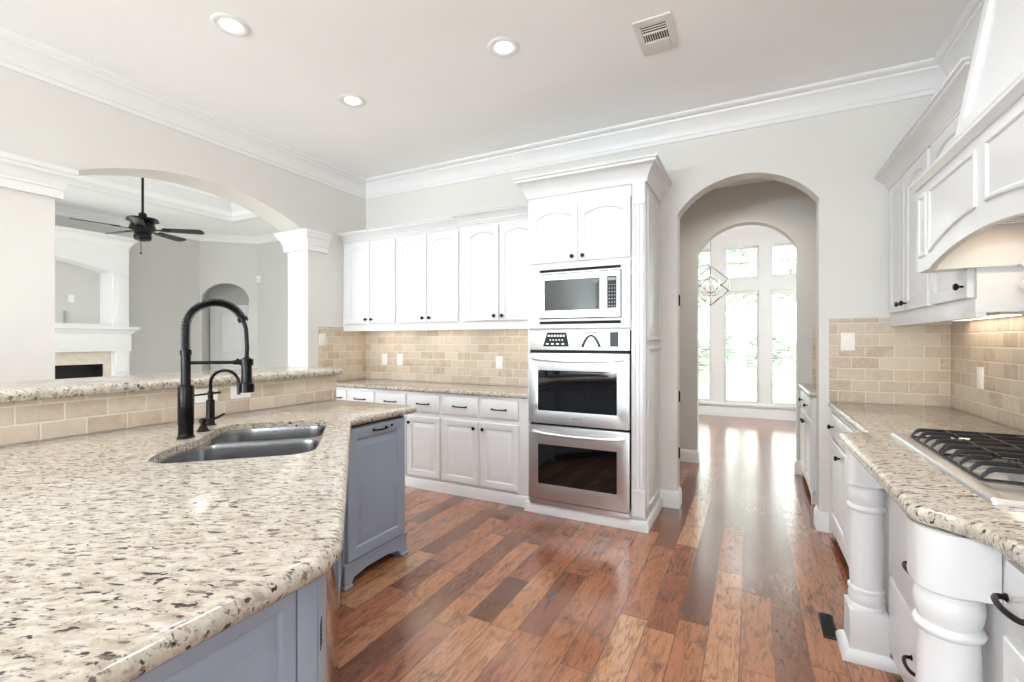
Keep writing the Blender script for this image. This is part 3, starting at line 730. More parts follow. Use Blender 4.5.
# end cabinet with a single tall panel, facing the ovens
ec = thing('island_cabinet', 'grey-blue island end cabinet with a tall raised panel and scalloped feet', 'cabinet', (-2.28, 2.05, 0), 'grey-blue island cabinets')
EX = -1.94
MB().box(-2.64, EX, 1.80, 2.30, 0.12, 0.855).box(-2.64, EX - 0.05, 1.83, 2.28, 0.02, 0.12).build('body', 'blue', ec, 0.002)
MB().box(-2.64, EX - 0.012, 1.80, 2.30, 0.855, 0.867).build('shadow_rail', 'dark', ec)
FE = FXP(EX, 0, 0)
pd = door_loops(MB(), FE @ Matrix.Translation((1.815, 0.14, 0)), 0.46, 0.712, 0.022, 0.062).build('panel', 'blue', ec)
pull(FE @ Matrix.Translation((0, 0, 0)), 2.055, 0.823, pd, 0.022, 0.10, 0.005)
MB(FE @ Matrix.Translation((2.155, 0.828, 0.022))).lathe([(0.008, 0), (0.008, 0.004), (0.004, 0.006), (0, 0.006)], seg=12).build('lock', 'bronze', pd)
mb = MB(FE)
arch_v = [(1.80, 0), (1.845, 0), (1.85, 0.02), (1.865, 0.045), (1.89, 0.05), (1.96, 0.062), (2.045, 0.07), (2.13, 0.062), (2.20, 0.05), (2.225, 0.045), (2.24, 0.02), (2.245, 0), (2.30, 0), (2.30, 0.125), (1.80, 0.125)]
mb.poly(arch_v, [], -0.03, 0.014)
mb.build('valance', 'blue', ec)
MB(FE).box(1.795, 1.85, 0.0, 0.018, -0.02, 0.022).box(2.24, 2.302, 0.0, 0.018, -0.1, 0.03).box(1.795, 2.302, 0.118, 0.134, -0.02, 0.02).build('foot', 'blue', ec, 0.004)

# diagonal sink front: dishwasher and sink base
DF = frame((-0.762, 0.647, 0), (-1, 1, 0), (0, 0, 1), (1, 1, 0))
sb = thing('island_cabinet', 'grey-blue sink base on the diagonal face of the island, under the sink', 'cabinet', (-1.75, 1.35, 0), 'grey-blue island cabinets')
o = [(-0.93, 0.765), (-1.955, 1.79), (-2.60, 1.79), (-2.60, 0.765)]
i_ = [(-0.975, 0.785), (-1.94, 1.75), (-2.575, 1.75), (-2.575, 0.785)]
mb = MB(); mb.poly(o, [i_], 0.1, 0.866); mb.poly(o, [], 0.08, 0.1); mb.build('body', 'blue', sb)
for u in (0.80, 1.20): door(DF @ Matrix.Translation((0, 0, -0.033)), u, 0.12, 0.385, 0.72, sb, m='blue', t=0.012)
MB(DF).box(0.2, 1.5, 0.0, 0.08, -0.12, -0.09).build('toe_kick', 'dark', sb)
dw = thing('dishwasher', 'stainless steel dishwasher on the diagonal island face at the near corner', 'dishwasher', (DF @ Vector((0.35, 0.08, 0))))
MB(DF).box(0.19, 0.79, 0.11, 0.79, -0.02, 0.0).build('door', 'mirrorsteel', dw, 0.002)
MB(DF).box(0.19, 0.79, 0.80, 0.858, -0.02, 0.0).build('control_strip', 'steel', dw, 0.002)
MB(DF).box(0.195, 0.785, 0.789, 0.801, -0.02, -0.012).build('handle_recess', 'dark', dw)
# near cabinet
nc = thing('island_cabinet', 'grey-blue island cabinet at the near corner with a raised panel door', 'cabinet', (-1.05, 0.0, 0), 'grey-blue island cabinets')
MB().box(-1.35, -0.785, -0.56, 0.60, 0.1, 0.866).build('body', 'blue', nc, 0.002)
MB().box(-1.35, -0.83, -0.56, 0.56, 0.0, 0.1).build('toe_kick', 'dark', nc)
FN = FXP(-0.785, 0, 0)
door(FN, 0.0, 0.115, 0.597, 0.75, nc, m='blue', st=0.031, t=0.022)
MB(FN).box(0.599, 0.644, 0.1, 0.866, 0.0, 0.021).build('stile', 'blue', nc, 0.002)
door(FN, -0.56, 0.115, 0.555, 0.735, nc, m='blue', st=0.062, t=0.023)
cpst = MB(DF).box(0.004, 0.186, 0.0, 0.866, -0.03, 0.0).build('corner_post', 'blue', nc, 0.002)
mb = MB(DF)
for k in range(6): mb.box(0.02, 0.05, 0.752 - k * 0.0095, 0.757 - k * 0.0095, 0.0, 0.0015)
mb.build('vent_slots', 'dark', cpst)

# ---- sink
sk = thing('sink', 'double-bowl undermount stainless steel sink in the island worktop', 'sink', (*ab(-.45, 2.2), 0.66))
bowls = [rnd([ab(*p) for p in ((-.703, 1.885), (-.703, 2.12), (-.642, 2.275), (-.182, 2.275), (-.182, 1.885))], [.11, .10, .05, .08, .11], 6),
         rnd([ab(*p) for p in ((-.638, 2.315), (-.638, 2.640), (-.182, 2.640), (-.182, 2.315))], [.08, .13, .09, .07], 6)]
rim = rnd([ab(*p) for p in ((-.7165, 1.8695), (-.7165, 2.139), (-.6535, 2.27), (-.6535, 2.6535), (-.1665, 2.6535), (-.1665, 1.8695))], [.12, .10, .10, .14, .09, .12], 6)
MB().poly(rim, bowls, 0.880, 0.8875).build('rim', 'sink', sk)
for q, bw in enumerate(bowls):
    c = Vector((sum(p[0] for p in bw) / len(bw), sum(p[1] for p in bw) / len(bw)))
    L = []
    for sc_, z in ((1, 0.887), (0.985, 0.87), (0.97, 0.72), (0.955, 0.69), (0.92, 0.668), (0.84, 0.655), (0.2, 0.65), (0.1, 0.649)):
        L.append([(c.x + (p[0] - c.x) * sc_, c.y + (p[1] - c.y) * sc_, z) for p in bw])
    b_ = MB().loops(L, False, True).build('bowl', 'sink', sk)
    MB().lathe([(0.045, 0.6505), (0.045, 0.654), (0.035, 0.654), (0.03, 0.651), (0.0, 0.651)], (c.x, c.y, 0), 20).build('drain', 'chrome', b_)

# ---- spring faucet
fx, fy = ab(-.722, 2.336); da = Vector((2 ** -.5, 2 ** -.5, 0))
fa = thing('faucet', 'tall black spring-neck kitchen faucet standing behind the sink', 'faucet', (fx, fy, 0.914))
MB().lathe([(0.033, 0), (0.033, 0.006), (0.029, 0.010), (0.028, 0.055), (0.0298, 0.058), (0.0298, 0.218), (0.027, 0.226), (0.02, 0.229)], (fx, fy, 0.914), 28).build('body', 'black', fa)
MB().lathe([(0.0185, 0.0), (0.0185, 0.125), (0.0215, 0.127), (0.0215, 0.147), (0.016, 0.149)], (fx, fy, 1.143), 24).build('column', 'black', fa)
def fpt(s_, z): return Vector((fx, fy, z)) + da * s_
arcp = [fpt(0, 1.285 + 0.101 * k / 5) for k in range(5)]
R_ = 0.112
for k in range(33):
    t = math.radians(158) * k / 32; arcp.append(fpt(R_ - R_ * math.cos(t), 1.386 + R_ * math.sin(t)))
MB().tube(arcp, 0.0095, 10).build('hose', 'black', fa)
# the coil itself
mb = MB(); dens = []
Ltot = 0; acc = [0]
for a_, b_ in zip(arcp, arcp[1:]): Ltot += (b_ - a_).length; acc.append(Ltot)
turns = 44; pts = []
sidev = Vector((da.y, -da.x, 0))
for k in range(turns * 9 + 1):
    s_ = Ltot * k / (turns * 9); j = 0
    while j < len(acc) - 2 and acc[j + 1] < s_: j += 1
    t = (s_ - acc[j]) / max(1e-6, acc[j + 1] - acc[j]); p = arcp[j].lerp(arcp[j + 1], t)
    tg_ = (arcp[min(j + 1, len(arcp) - 1)] - arcp[max(j - 1, 0)]).normalized(); n_ = tg_.cross(sidev).normalized()
    th = 2 * PI * k / 9; pts.append(p + (n_ * math.cos(th) + sidev * math.sin(th)) * 0.0158)
mb.tube(pts, 0.0028, 5)
mb.build('spring', 'black', fa)
end = arcp[-1]
MB().tube([end - (arcp[-1] - arcp[-2]).normalized() * 0.006, end + (arcp[-1] - arcp[-2]).normalized() * 0.012], 0.021, 16).build('collar', 'black', fa)
hx = 0.228
MB().tube([end, end.lerp(fpt(hx, 1.34), 0.5) + da * 0.008, fpt(hx + 0.006, 1.30), fpt(hx + 0.004, 1.24)], 0.0085, 10).build('hose_end', 'black', fa)
hc = fpt(hx + 0.004, 0)
MB().lathe([(0.012, 1.258), (0.021, 1.25), (0.0215, 1.16), (0.024, 1.145), (0.030, 1.142), (0.0315, 1.104), (0.026, 1.102), (0.0, 1.103)], (hc.x, hc.y, 0), 24).build('spray_head', 'black', fa)
mb = MB(); mb.tube([fpt(0.018, 1.236), fpt(hx - 0.02, 1.236)], 0.0075, 10)
mb.tube([fpt(hx - 0.045, 1.236), fpt(hx - 0.018, 1.236)], 0.011, 10); mb.tube([fpt(hx - 0.035, 1.236), fpt(hx - 0.03, 1.252)], 0.006, 8)
mb.lathe([(0.0225, 1.222), (0.027, 1.222), (0.027, 1.25), (0.0225, 1.25)], (hc.x, hc.y, 0), 24)
mb.build('docking_arm', 'black', fa)
# ---- small filtered-water tap
gx, gy = -2.385, 1.372
sf = thing('filter_tap', 'small black gooseneck tap with a cross lever beside the spring faucet', 'faucet', (gx, gy, 0.914))
MB().lathe([(0.024, 0), (0.024, 0.006), (0.019, 0.009), (0.0185, 0.12), (0.016, 0.126), (0.009, 0.13)], (gx, gy, 0.914), 20).build('body', 'bronze', sf)
gp = lambda s_, z: Vector((gx, gy, z)) + da * s_
pth = [gp(0, 1.03), gp(0, 1.08), gp(0, 1.12)] + [gp(0.061 - 0.061 * math.cos(PI * k / 16), 1.122 + 0.061 * math.sin(PI * k / 16)) for k in range(1, 17)] + [gp(0.123, 1.085), gp(0.124, 1.06)]
MB().tube(pth, 0.0078, 10).build('spout', 'black', sf)
mb = MB(); mb.tube([gp(-0.075, 1.062), gp(0.045, 1.075)], [0.004, 0.0065], 8); mb.lathe([(0.012, 1.045), (0.013, 1.08), (0.008, 1.084)], (gx, gy, 0), 14)
mb.build('lever', 'bronze', sf)
# ---- soap pump
qx, qy = ab(-.700, 2.485)
sp = thing('soap_pump', 'short bronze soap pump between the two faucets', 'soap dispenser', (qx, qy, 0.914))
MB().lathe([(0.026, 0), (0.026, 0.004), (0.02, 0.012), (0.014, 0.024), (0.010, 0.03), (0.010, 0.036), (0.016, 0.04), (0.016, 0.056), (0.008, 0.06)], (qx, qy, 0.914), 20).build('base', 'bronze', sp)
MB().tube([Vector((qx, qy, 0.962)), Vector((qx, qy, 0.964)) + da * 0.03, Vector((qx, qy, 0.975)) + da * 0.06, Vector((qx, qy, 0.992)) + da * 0.088], [0.006, 0.006, 0.005, 0.0045], 8).build('nozzle', 'bronze', sp)

# ================================================================== outlets and switches
def plate(F, u, v, wd, ht, name, label, cat, kind, group=None):
    t = thing(name, label, cat, F @ Vector((u, v, 0)), group)
    MB(F).box(u - wd / 2, u + wd / 2, v - ht / 2, v + ht / 2, 0, 0.006).build('cover_plate', 'plastic', t, 0.002)
    if kind == 'switch':
        MB(F).box(u - 0.017, u + 0.017, v - 0.033, v + 0.033, 0.005, 0.0095).build('rocker', 'plastic', t, 0.0015)
    else:
        if wd < ht:
            for q in (-0.02, 0.02): MB(F).box(u - 0.016, u + 0.016, v + q - 0.013, v + q + 0.013, 0.005, 0.008).build('socket', 'plastic', t, 0.002)
        else:
            for q in (-0.02, 0.02): MB(F).box(u + q - 0.013, u + q + 0.013, v - 0.016, v + 0.016, 0.005, 0.008).build('socket', 'plastic', t, 0.002)
    return t
FB = FY(0, YB - 0.012, 0)
plate(FB, -3.56, 1.13, 0.075, 0.118, 'outlet', 'left one of the two outlets close together on the far backsplash', 'outlet', 'outlet', 'far backsplash outlets')
plate(FB, -3.345, 1.13, 0.075, 0.118, 'outlet', 'right one of the two outlets close together on the far backsplash', 'outlet', 'outlet', 'far backsplash outlets')
plate(FB, -2.135, 1.125, 0.075, 0.118, 'outlet', 'lone outlet on the far backsplash near the oven tower', 'outlet', 'outlet', 'far backsplash outlets')
plate(FXP(XL + 0.012, 0, 0), 3.29, 1.345, 0.08, 0.12, 'light_switch', 'white switch plate on the tile beside the far column', 'switch', 'switch')
plate(FB, 0.582, 1.326, 0.08, 0.12, 'light_switch', 'white switch plate on the tile at the right of the arch', 'switch', 'switch')
plate(FXM(XR - 0.012, 0, 0), -3.455, 1.128, 0.075, 0.118, 'outlet', 'white outlet on the right-hand tiled wall behind the cooktop', 'outlet', 'outlet')
plate(FXP(-2.646, 0, 0), 1.50, 1.035, 0.118, 0.075, 'outlet', 'sideways outlet on the low bar tile, directly behind the small tap', 'outlet', 'outlet', 'bar tile outlets')
plate(FXP(-2.646, 0, 0), 1.69, 1.035, 0.118, 0.075, 'outlet', 'sideways outlet on the low bar tile, below the hanging spray head', 'outlet', 'outlet', 'bar tile outlets')

# ================================================================== right-hand run
ro = [(1.117, -0.6), (1.117, 3.886), (0.47, 3.886), (0.468, 2.655), (0.352, 2.60), (0.352, 1.515), (0.455, 1.435), (0.478, 1.30), (0.478, -0.6)]
bullnose(MB(), rnd(ro, [0, 0, 0, .02, .025, .03, .07, .06, 0], 8), [], 0.870, 0.914).build('worktop', 'granite', None, **tg('granite worktop of the right-hand run, stepping out around the cooktop', 'worktop'))
# far unit
fu = thing('base_cabinet', 'white base cabinet between the arch and the far turned column', 'cabinet', (0.8, 3.25, 0), 'white base cabinets of the right-hand run')
MB().box(0.492, 1.11, 2.585, 3.885, 0.12, 0.868).build('body', 'cab', fu, 0.002)
FR = FXM(0.492, 0, 0)
drawer(FR, -3.80, 0.69, 0.55, 0.155, fu, kn=0.13); drawer(FR, -3.24, 0.69, 0.55, 0.155, fu, kn=0.40)
door(FR, -3.80, 0.13, 0.55, 0.545, fu, kn=(0.40, 0.49)); door(FR, -3.24, 0.13, 0.55, 0.545, fu, kn=(0.51, 0.49))
mb = MB(FXM(0.487, 0, 0))
mb.poly([(-3.885, 0), (-3.80, 0), (-3.79, 0.03), (-3.74, 0.055), (-3.55, 0.072), (-3.23, 0.082), (-2.9, 0.072), (-2.72, 0.055), (-2.66, 0.03), (-2.65, 0), (-2.58, 0), (-2.58, 0.13), (-3.885, 0.13)], [], -0.025, 0.012)
mb.build('valance', 'cab', fu)
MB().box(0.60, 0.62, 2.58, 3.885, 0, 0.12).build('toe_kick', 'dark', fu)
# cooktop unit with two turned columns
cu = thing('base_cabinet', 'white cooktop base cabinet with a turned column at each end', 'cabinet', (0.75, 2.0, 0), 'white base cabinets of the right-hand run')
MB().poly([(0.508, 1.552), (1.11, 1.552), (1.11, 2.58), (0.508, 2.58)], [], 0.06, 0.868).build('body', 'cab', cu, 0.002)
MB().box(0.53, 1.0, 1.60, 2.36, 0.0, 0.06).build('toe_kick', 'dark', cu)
FC = FXM(0.508, 0, 0)
for z0, ht, pz in ((0.398, 0.33, 0.567), (0.085, 0.30, 0.243)):
    d = drawer(FC, -2.365, z0, 0.77, ht, cu); pull(FC, -2.0, pz, d, 0.02, 0.10, 0.006)
drawer(FC, -2.365, 0.738, 0.77, 0.12, cu)
def column(y, corner):
    cx = 0.432
    mb = MB()
    mb.box(cx - 0.068, cx + 0.068, y - 0.068, y + 0.068, 0.03, 0.205)
    K = 0.84
    c_ = MB().lathe([(r * K, z) for r, z in [(0.07, 0.203), (0.079, 0.206), (0.079, 0.218), (0.072, 0.224), (0.076, 0.24), (0.0765, 0.255), (0.070, 0.272), (0.077, 0.276), (0.077, 0.288), (0.068, 0.293),
                     (0.072, 0.36), (0.0735, 0.45), (0.072, 0.55), (0.069, 0.612), (0.079, 0.617), (0.083, 0.626), (0.079, 0.635), (0.070, 0.640), (0.077, 0.658), (0.081, 0.68), (0.079, 0.70), (0.072, 0.712), (0.067, 0.716), (0.072, 0.72), (0.072, 0.728)]], (cx, y, 0), 40).build('column', 'cab', cu, smooth=50)
    mb.build('column_base', 'cab', c_, 0.003)
    MB().sweep([(cx - .068, y - .068), (cx + .068, y - .068), (cx + .068, y + .068), (cx - .068, y + .068)][::-1], [(0, 0), (0.028, 0), (0.028, 0.012), (0.02, 0.03), (0.008, 0.04), (0, 0.045)], True).build('base_moulding', 'cab', c_)
    o = [(0.362, y - .068), (0.506, y - .068), (0.506, y + .068), (0.362, y + .068)]
    r_ = [.08, 0, 0, .03] if corner == 'near' else [.03, 0, 0, .08]
    MB().poly(rnd(o, r_, 8), [], 0.727, 0.868).build('apron_block', 'cab', c_)
column(2.455, 'far'); column(1.522, 'near')
# near unit
nu = thing('base_cabinet', 'white base cabinet at the right edge, nearest to the camera', 'cabinet', (0.8, 0.6, 0), 'white base cabinets of the right-hand run')
MB().box(0.508, 1.11, -0.56, 1.548, 0.1, 0.868).build('body', 'cab', nu, 0.002)
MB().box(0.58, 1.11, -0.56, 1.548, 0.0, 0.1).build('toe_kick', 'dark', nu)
FNR = FXM(0.508, 0, 0)
for u0 in (-1.40, -0.42):
    d = drawer(FNR, u0, 0.70, 0.93, 0.152, nu)
    for u in (u0 + 0.075, u0 + 0.82): pull(FNR, u, 0.778, d, 0.02, 0.11, 0.0065)
    door(FNR, u0, 0.115, 0.46, 0.57, nu, kn=(0.42, 0.5)); door(FNR, u0 + 0.47, 0.115, 0.46, 0.57, nu, kn=(0.04, 0.5))

# ---- gas cooktop
ct = thing('cooktop', 'stainless gas cooktop with black cast iron grates in the right-hand worktop', 'cooktop', (0.80, 2.1, 0.914))
X0, X1, Y0, Y1 = 0.540, 1.055, 1.612, 2.588
mb = MB()
sq = lambda i, z: [(p[0], p[1], z) for p in rnd([(X0 + i, Y0 + i), (X1 - i, Y0 + i), (X1 - i, Y1 - i), (X0 + i, Y1 - i)], 0.012, 4)]
mb.loops([sq(0, 0.9145), sq(0.0, 0.924), sq(0.005, 0.930), sq(0.012, 0.930), sq(0.045, 0.921), sq(0.055, 0.920)])
mb.build('tray', 'steel', ct)
burn = [(0.71, 2.0235), (0.71, 2.3745), (0.925, 2.0235), (0.925, 2.3745)]
for bx, by in burn:
    b_ = MB().lathe([(0.05, 0.920), (0.05, 0.926), (0.036, 0.93), (0.034, 0.94), (0.0, 0.94)], (bx, by, 0), 24).build('burner', 'grey', ct)
    MB().lathe([(0.03, 0.940), (0.034, 0.942), (0.034, 0.948), (0.025, 0.952), (0, 0.953)], (bx, by, 0), 24).build('burner_cap', 'iron', b_)
def bar(mb, p, q, wd=0.011, z0=0.944, z1=0.962):
    p, q = Vector(p), Vector(q); d = (q - p).normalized(); n = Vector((-d.y, d.x)) * wd / 2
    L = [[(c.x - n.x, c.y - n.y, z0), (c.x + n.x, c.y + n.y, z0), (c.x + n.x * .7, c.y + n.y * .7, z1), (c.x - n.x * .7, c.y - n.y * .7, z1)] for c in (p, q)]
    mb.loops(L)
GX0, GX1 = 0.602, 1.035
for gy0, gy1 in ((1.852, 2.195), (2.203, 2.546)):
    mb = MB(); yc_ = (gy0 + gy1) / 2
    for a_, b_ in (((GX0, gy0), (GX1, gy0)), ((GX1, gy0), (GX1, gy1)), ((GX1, gy1), (GX0, gy1)), ((GX0, gy1), (GX0, gy0))):
        bar(mb, a_, b_, 0.007, 0.9212, 0.927)
    # long bars with a sloping foot at both ends, broken above the burners
    def long_bar(y, x0, x1, foot0, foot1):
        st = [(x0, 0.922, 0.934), (x0 + 0.016, 0.940, 0.957), (x0 + 0.03, 0.948, 0.962)] if foot0 else [(x0, 0.954, 0.961), (x0 + 0.012, 0.948, 0.962)]
        en = [(x1 - 0.03, 0.948, 0.962), (x1 - 0.016, 0.940, 0.957), (x1, 0.922, 0.934)] if foot1 else [(x1 - 0.012, 0.948, 0.962), (x1, 0.954, 0.961)]
        mb.loops([[(x, y - 0.0052, za), (x, y + 0.0052, za), (x, y + 0.0034, zb), (x, y - 0.0034, zb)] for x, za, zb in st + en])
    for k in range(5):
        y = gy0 + 0.008 + k * (gy1 - gy0 - 0.016) / 4
        if k == 2:
            long_bar(y, GX0, 0.71 - 0.028, True, False); long_bar(y, 0.71 + 0.028, 0.925 - 0.028, False, False); long_bar(y, 0.925 + 0.028, GX1, False, True)
        else: long_bar(y, GX0, GX1, True, True)
    for x in (0.71, 0.818, 0.925):
        if x == 0.818: bar(mb, (x, gy0 + 0.008), (x, gy1 - 0.008), 0.010, 0.947, 0.961)
        else:
            bar(mb, (x, gy0 + 0.008), (x, yc_ - 0.03), 0.009, 0.948, 0.961); bar(mb, (x, yc_ + 0.03), (x, gy1 - 0.008), 0.009, 0.948, 0.961)
    mb.build('grate', 'iron', ct)
for k in range(4):
    MB().lathe([(0.021, 0.9205), (0.021, 0.93), (0.018, 0.945), (0.0, 0.946)], (0.78 + k * 0.07, 1.735, 0), 18).build('control_knob', 'black', ct)

# ---- upper cabinets on the right wall
UX = 0.815
ru = thing('wall_cabinet', 'white wall cabinet with three doors between the far corner and the range hood', 'cabinet', (0.97, 3.2, 1.43))
MB().box(UX, XR - 0.002, 2.56, YB - 0.014, 1.50, 2.40).box(UX - 0.004, UX + 0.03, 2.56, YB - 0.014, 1.425, 1.50).box(UX, XR - 0.014, YB - 0.034, YB - 0.014, 1.435, 1.50).build('body', 'cab', ru, 0.002)
MB().box(UX + 0.03, XR - 0.014, 2.578, YB - 0.035, 1.462, 1.499).build('underside', 'trim', ru)
MB().box(UX, XR - 0.014, 2.558, 2.577, 1.447, 1.60).build('end_panel', 'cab', ru, 0.002)
FU = FXM(UX, 0, 0)
door(FU, -3.835, 1.510, 0.325, 0.803, ru, rise=0.04, kn=(0.285, 0.04), st=0.05)
door(FU, -3.49, 1.510, 0.40, 0.803, ru, rise=0.04, kn=(0.04, 0.04), st=0.052)
door(FU, -3.04, 1.510, 0.45, 0.803, ru, rise=0.04, kn=(0.41, 0.05), st=0.055)
MB().sweep([(XR - 0.004, 2.50), (UX, 2.50), (UX, YB - 0.004)], [(o, z) for o, z in crown_prof(2.325, 2.43, 0.09)]).build('crown', 'cab', ru)
t = thing('under_cabinet_light', 'lit strip light under the wall cabinet beside the hood', 'light', (1.06, 3.28, 1.45))
MB().box(1.02, 1.10, 2.95, 3.62, 1.452, 1.4615).build('housing', 'plastic', t, 0.003)
MB().box(1.025, 1.095, 2.96, 3.61, 1.447, 1.452).build('lens', 'warmlit', t)
area('strip_glow', (1.06, 3.28, 1.444), (0, 0, 0), 0.06, 0.64, 0.7, (1, 0.86, 0.66))
# ---- range hood
hd = thing('range_hood', 'large white panelled range hood with an arched lower edge and tapering chimney', 'range hood', (0.88, 2.0, 1.63))
HX, H0, H1, HZ0, HZ1 = 0.648, 1.345, 2.655, 1.628, 2.02
hc_ = (H0 + H1) / 2
FH = FXM(HX, 0, 0)
ar = [(-H1, HZ0), (-H1 + 0.17, HZ0)] + [(-hc_ + (-1 + 2 * k / 20) * (hc_ - H0 - 0.20), HZ0 + 0.012 + 0.05 * (1 - (-1 + 2 * k / 20) ** 2)) for k in range(21)] + [(-H0 - 0.17, HZ0), (-H0, HZ0), (-H0, HZ1), (-H1, HZ1)]
MB(FH).poly(ar, [], -0.022, 0).build('front', 'cab', hd)
def raised(mb, pts_fn, t0=0.0):
    L = [pts_fn(i, w_) for i, w_ in ((0, t0), (0, t0 + 0.004), (0.004, t0 + 0.007), (0.012, t0 + 0.007), (0.018, t0 + 0.001), (0.026, t0 + 0.001), (0.055, t0 + 0.006))]
    mb.loops(L)
def arch_panel(u0, u1):
    def fn(i, w_):
        a, b = u0 + i, u1 - i; pts = [(b, 1.955 - i, w_), (a, 1.955 - i, w_)]
        for k in range(11):
            u = a + (b - a) * k / 10; q = (u + hc_) / (hc_ - H0 - 0.15)
            pts.append((u, 1.686 + i + 0.078 * (1 - q * q), w_))
        return pts
    return fn
for u0, u1 in ((-2.485, -2.035), (-1.965, -1.515)):
    mb = MB(FH); raised(mb, arch_panel(u0, u1)); mb.build('front_panel', 'cab', hd)
for u0 in (-2.62, -1.475):
    mb = MB(FH)
    fn = lambda i, w_: [(u0 + i, 1.69 + i, w_), (u0 + 0.095 - i, 1.69 + i, w_), (u0 + 0.095 - i, 1.955 - i, w_), (u0 + i, 1.955 - i, w_)]
    mb.loops([fn(i, w_) for i, w_ in ((0, 0), (0, 0.004), (0.004, 0.006), (0.012, 0.006), (0.018, 0.001), (0.028, 0.001), (0.036, 0.005))]); mb.build('front_panel', 'cab', hd)
for far in (True, False):
    mb = MB()
    if far: mb.poly([(HX + 0.022, 2.545), (XR - 0.003, 2.535), (XR - 0.003, 2.5565), (0.788, 2.5565), (0.788, H1), (HX + 0.022, H1)], [], HZ0, HZ1)
    else: mb.box(HX + 0.022, XR - 0.003, H0, H0 + 0.11, HZ0, HZ1)
    mb.build('side', 'cab', hd, 0.002)
MB().box(HX + 0.024, XR - 0.003, H0 + 0.112, 2.533, 1.86, 1.88).build('liner', 'trim', hd)
scr = [(XR - 0.014, 1.44), (XR - 0.014, 1.626)]
for k in range(25):
    q = k / 24; scr.append((0.90 + 0.09 * q + 0.028 * math.sin(q * 2 * PI * 1.3 + 0.4), 1.626 - 0.186 * q))
MB(frame((0, 2.50, 0), (1, 0, 0), (0, 0, 1), (0, -1, 0))).poly(scr, [], 0, 0.03).build('bracket', 'cab', hd)
ins = MB().box(HX + 0.07, 1.05, 1.60, 2.315, 1.752, 1.858).build('vent_insert', 'dark', hd, 0.004)
mb = MB()
for k in range(18): mb.box(HX + 0.09, 1.03, 1.625 + k * 0.037, 1.643 + k * 0.037, 1.746, 1.753)
mb.build('filter', 'steel', ins)
MB().sweep([(XR - 0.003, H0), (HX, H0), (HX, H1), (XR - 0.003, H1)], [(0, 1.99), (0.006, 1.99), (0.012, 2.0), (0.022, 2.012), (0.022, 2.024), (0.012, 2.03), (0, 2.035)]).build('moulding', 'cab', hd)
MB().box(HX, XR - 0.003, H0, H1, 2.02, 2.034).build('top', 'cab', hd)
# tapering chimney
cA, cB = 2.245, 1.755; zT = CE - 0.004
xa, xb = 0.664, 0.842
mb = MB()
mb.loops([[(xa, cB, 2.034), (XR - 0.003, cB, 2.034), (XR - 0.003, cA, 2.034), (xa, cA, 2.034)], [(xb, cB, zT), (XR - 0.003, cB, zT), (XR - 0.003, cA, zT), (xb, cA, zT)]])
ch = mb.build('chimney', 'cab', hd)
sl = Vector((xb - xa, 0, zT - 2.034)); 
FCm = frame((xa, cA, 2.034), (0, -1, 0), sl, (-sl.z, 0, sl.x)); Ls = sl.length
mb = MB(FCm); wdt = cA - cB
fn = lambda i, w_: [(0.0 + i, 0.02 + i, w_), (wdt - i, 0.02 + i, w_), (wdt - i, Ls - 0.12 - i, w_), (0.0 + i, Ls - 0.12 - i, w_)]
mb.loops([fn(i, w_) for i, w_ in ((0, -0.002), (0, 0.012), (0.004, 0.015), (0.055, 0.015), (0.062, 0.004), (0.075, 0.003), (0.085, 0.003))]); mb.build('front_panel', 'cab', ch)
for y in (1.54, 2.37): spot('hood_lamp', (0.86, y, 1.83), 4, (1, 0.78, 0.54), 2.9)

# ---- small cabinet in the little hall
bp = thing('pantry_cabinet', 'narrow white cabinet with granite top seen inside the arched passage', 'cabinet', (0.75, 4.95, 0))
MB().box(0.445, 1.05, 4.50, 5.43, 0.09, 0.868).build('body', 'cab', bp, 0.002)
MB().box(0.50, 1.05, 4.53, 5.43, 0.0, 0.09).build('toe_kick', 'dark', bp)
FPn = FXM(0.445, 0, 0)
for u in (-5.40, -4.96):
    drawer(FPn, u, 0.70, 0.43, 0.15, bp, kn=0.215); door(FPn, u, 0.11, 0.43, 0.56, bp, kn=(0.38 if u < -5 else 0.05, 0.5))
door(FY(0, 4.50, 0), 0.46, 0.12, 0.50, 0.72, bp, kn=(0.06, 0.60))
mb = MB(FPn); mb.poly([(-5.43, 0), (-5.37, 0), (-5.34, 0.05), (-4.95, 0.07), (-4.57, 0.05), (-4.55, 0), (-4.50, 0), (-4.50, 0.1), (-5.43, 0.1)], [], -0.02, 0.01); mb.build('valance', 'cab', bp)
bullnose(MB(), rnd([(1.05, 4.46), (1.05, 5.44), (0.41, 5.44), (0.41, 4.46)], [0, 0, 0, .05], 6), [], 0.870, 0.914).build('worktop', 'granite', bp)

# ================================================================== ceiling fittings
DL = [((-2.58, 1.595), 'large recessed ceiling light nearest the top left corner'), ((-1.322, 2.462), 'recessed ceiling light in the middle of the kitchen ceiling, towards the vent'), ((-2.598, 2.50), 'recessed ceiling light farthest back, above the wall cabinets')]
for (x, y), lb in DL:
    t = thing('recessed_light', lb, 'ceiling light', (x, y, CE - 0.02), 'recessed lights in the kitchen ceiling')
    MB().lathe([(0.048, CE - 0.001), (0.051, CE - 0.003), (0.074, CE - 0.009), (0.090, CE - 0.007), (0.097, CE - 0.002), (0.097, CE), (0.045, CE)], (x, y, 0), 36).build('trim_ring', 'trim', t)
    MB().lathe([(0.0, CE - 0.016), (0.032, CE - 0.0145), (0.046, CE - 0.010), (0.047, CE - 0.001), (0.0, CE - 0.001)], (x, y, 0), 30).build('lens', 'lit', t)
    spot('can_or_fill_beam', (x, y, CE - 0.03), 36)
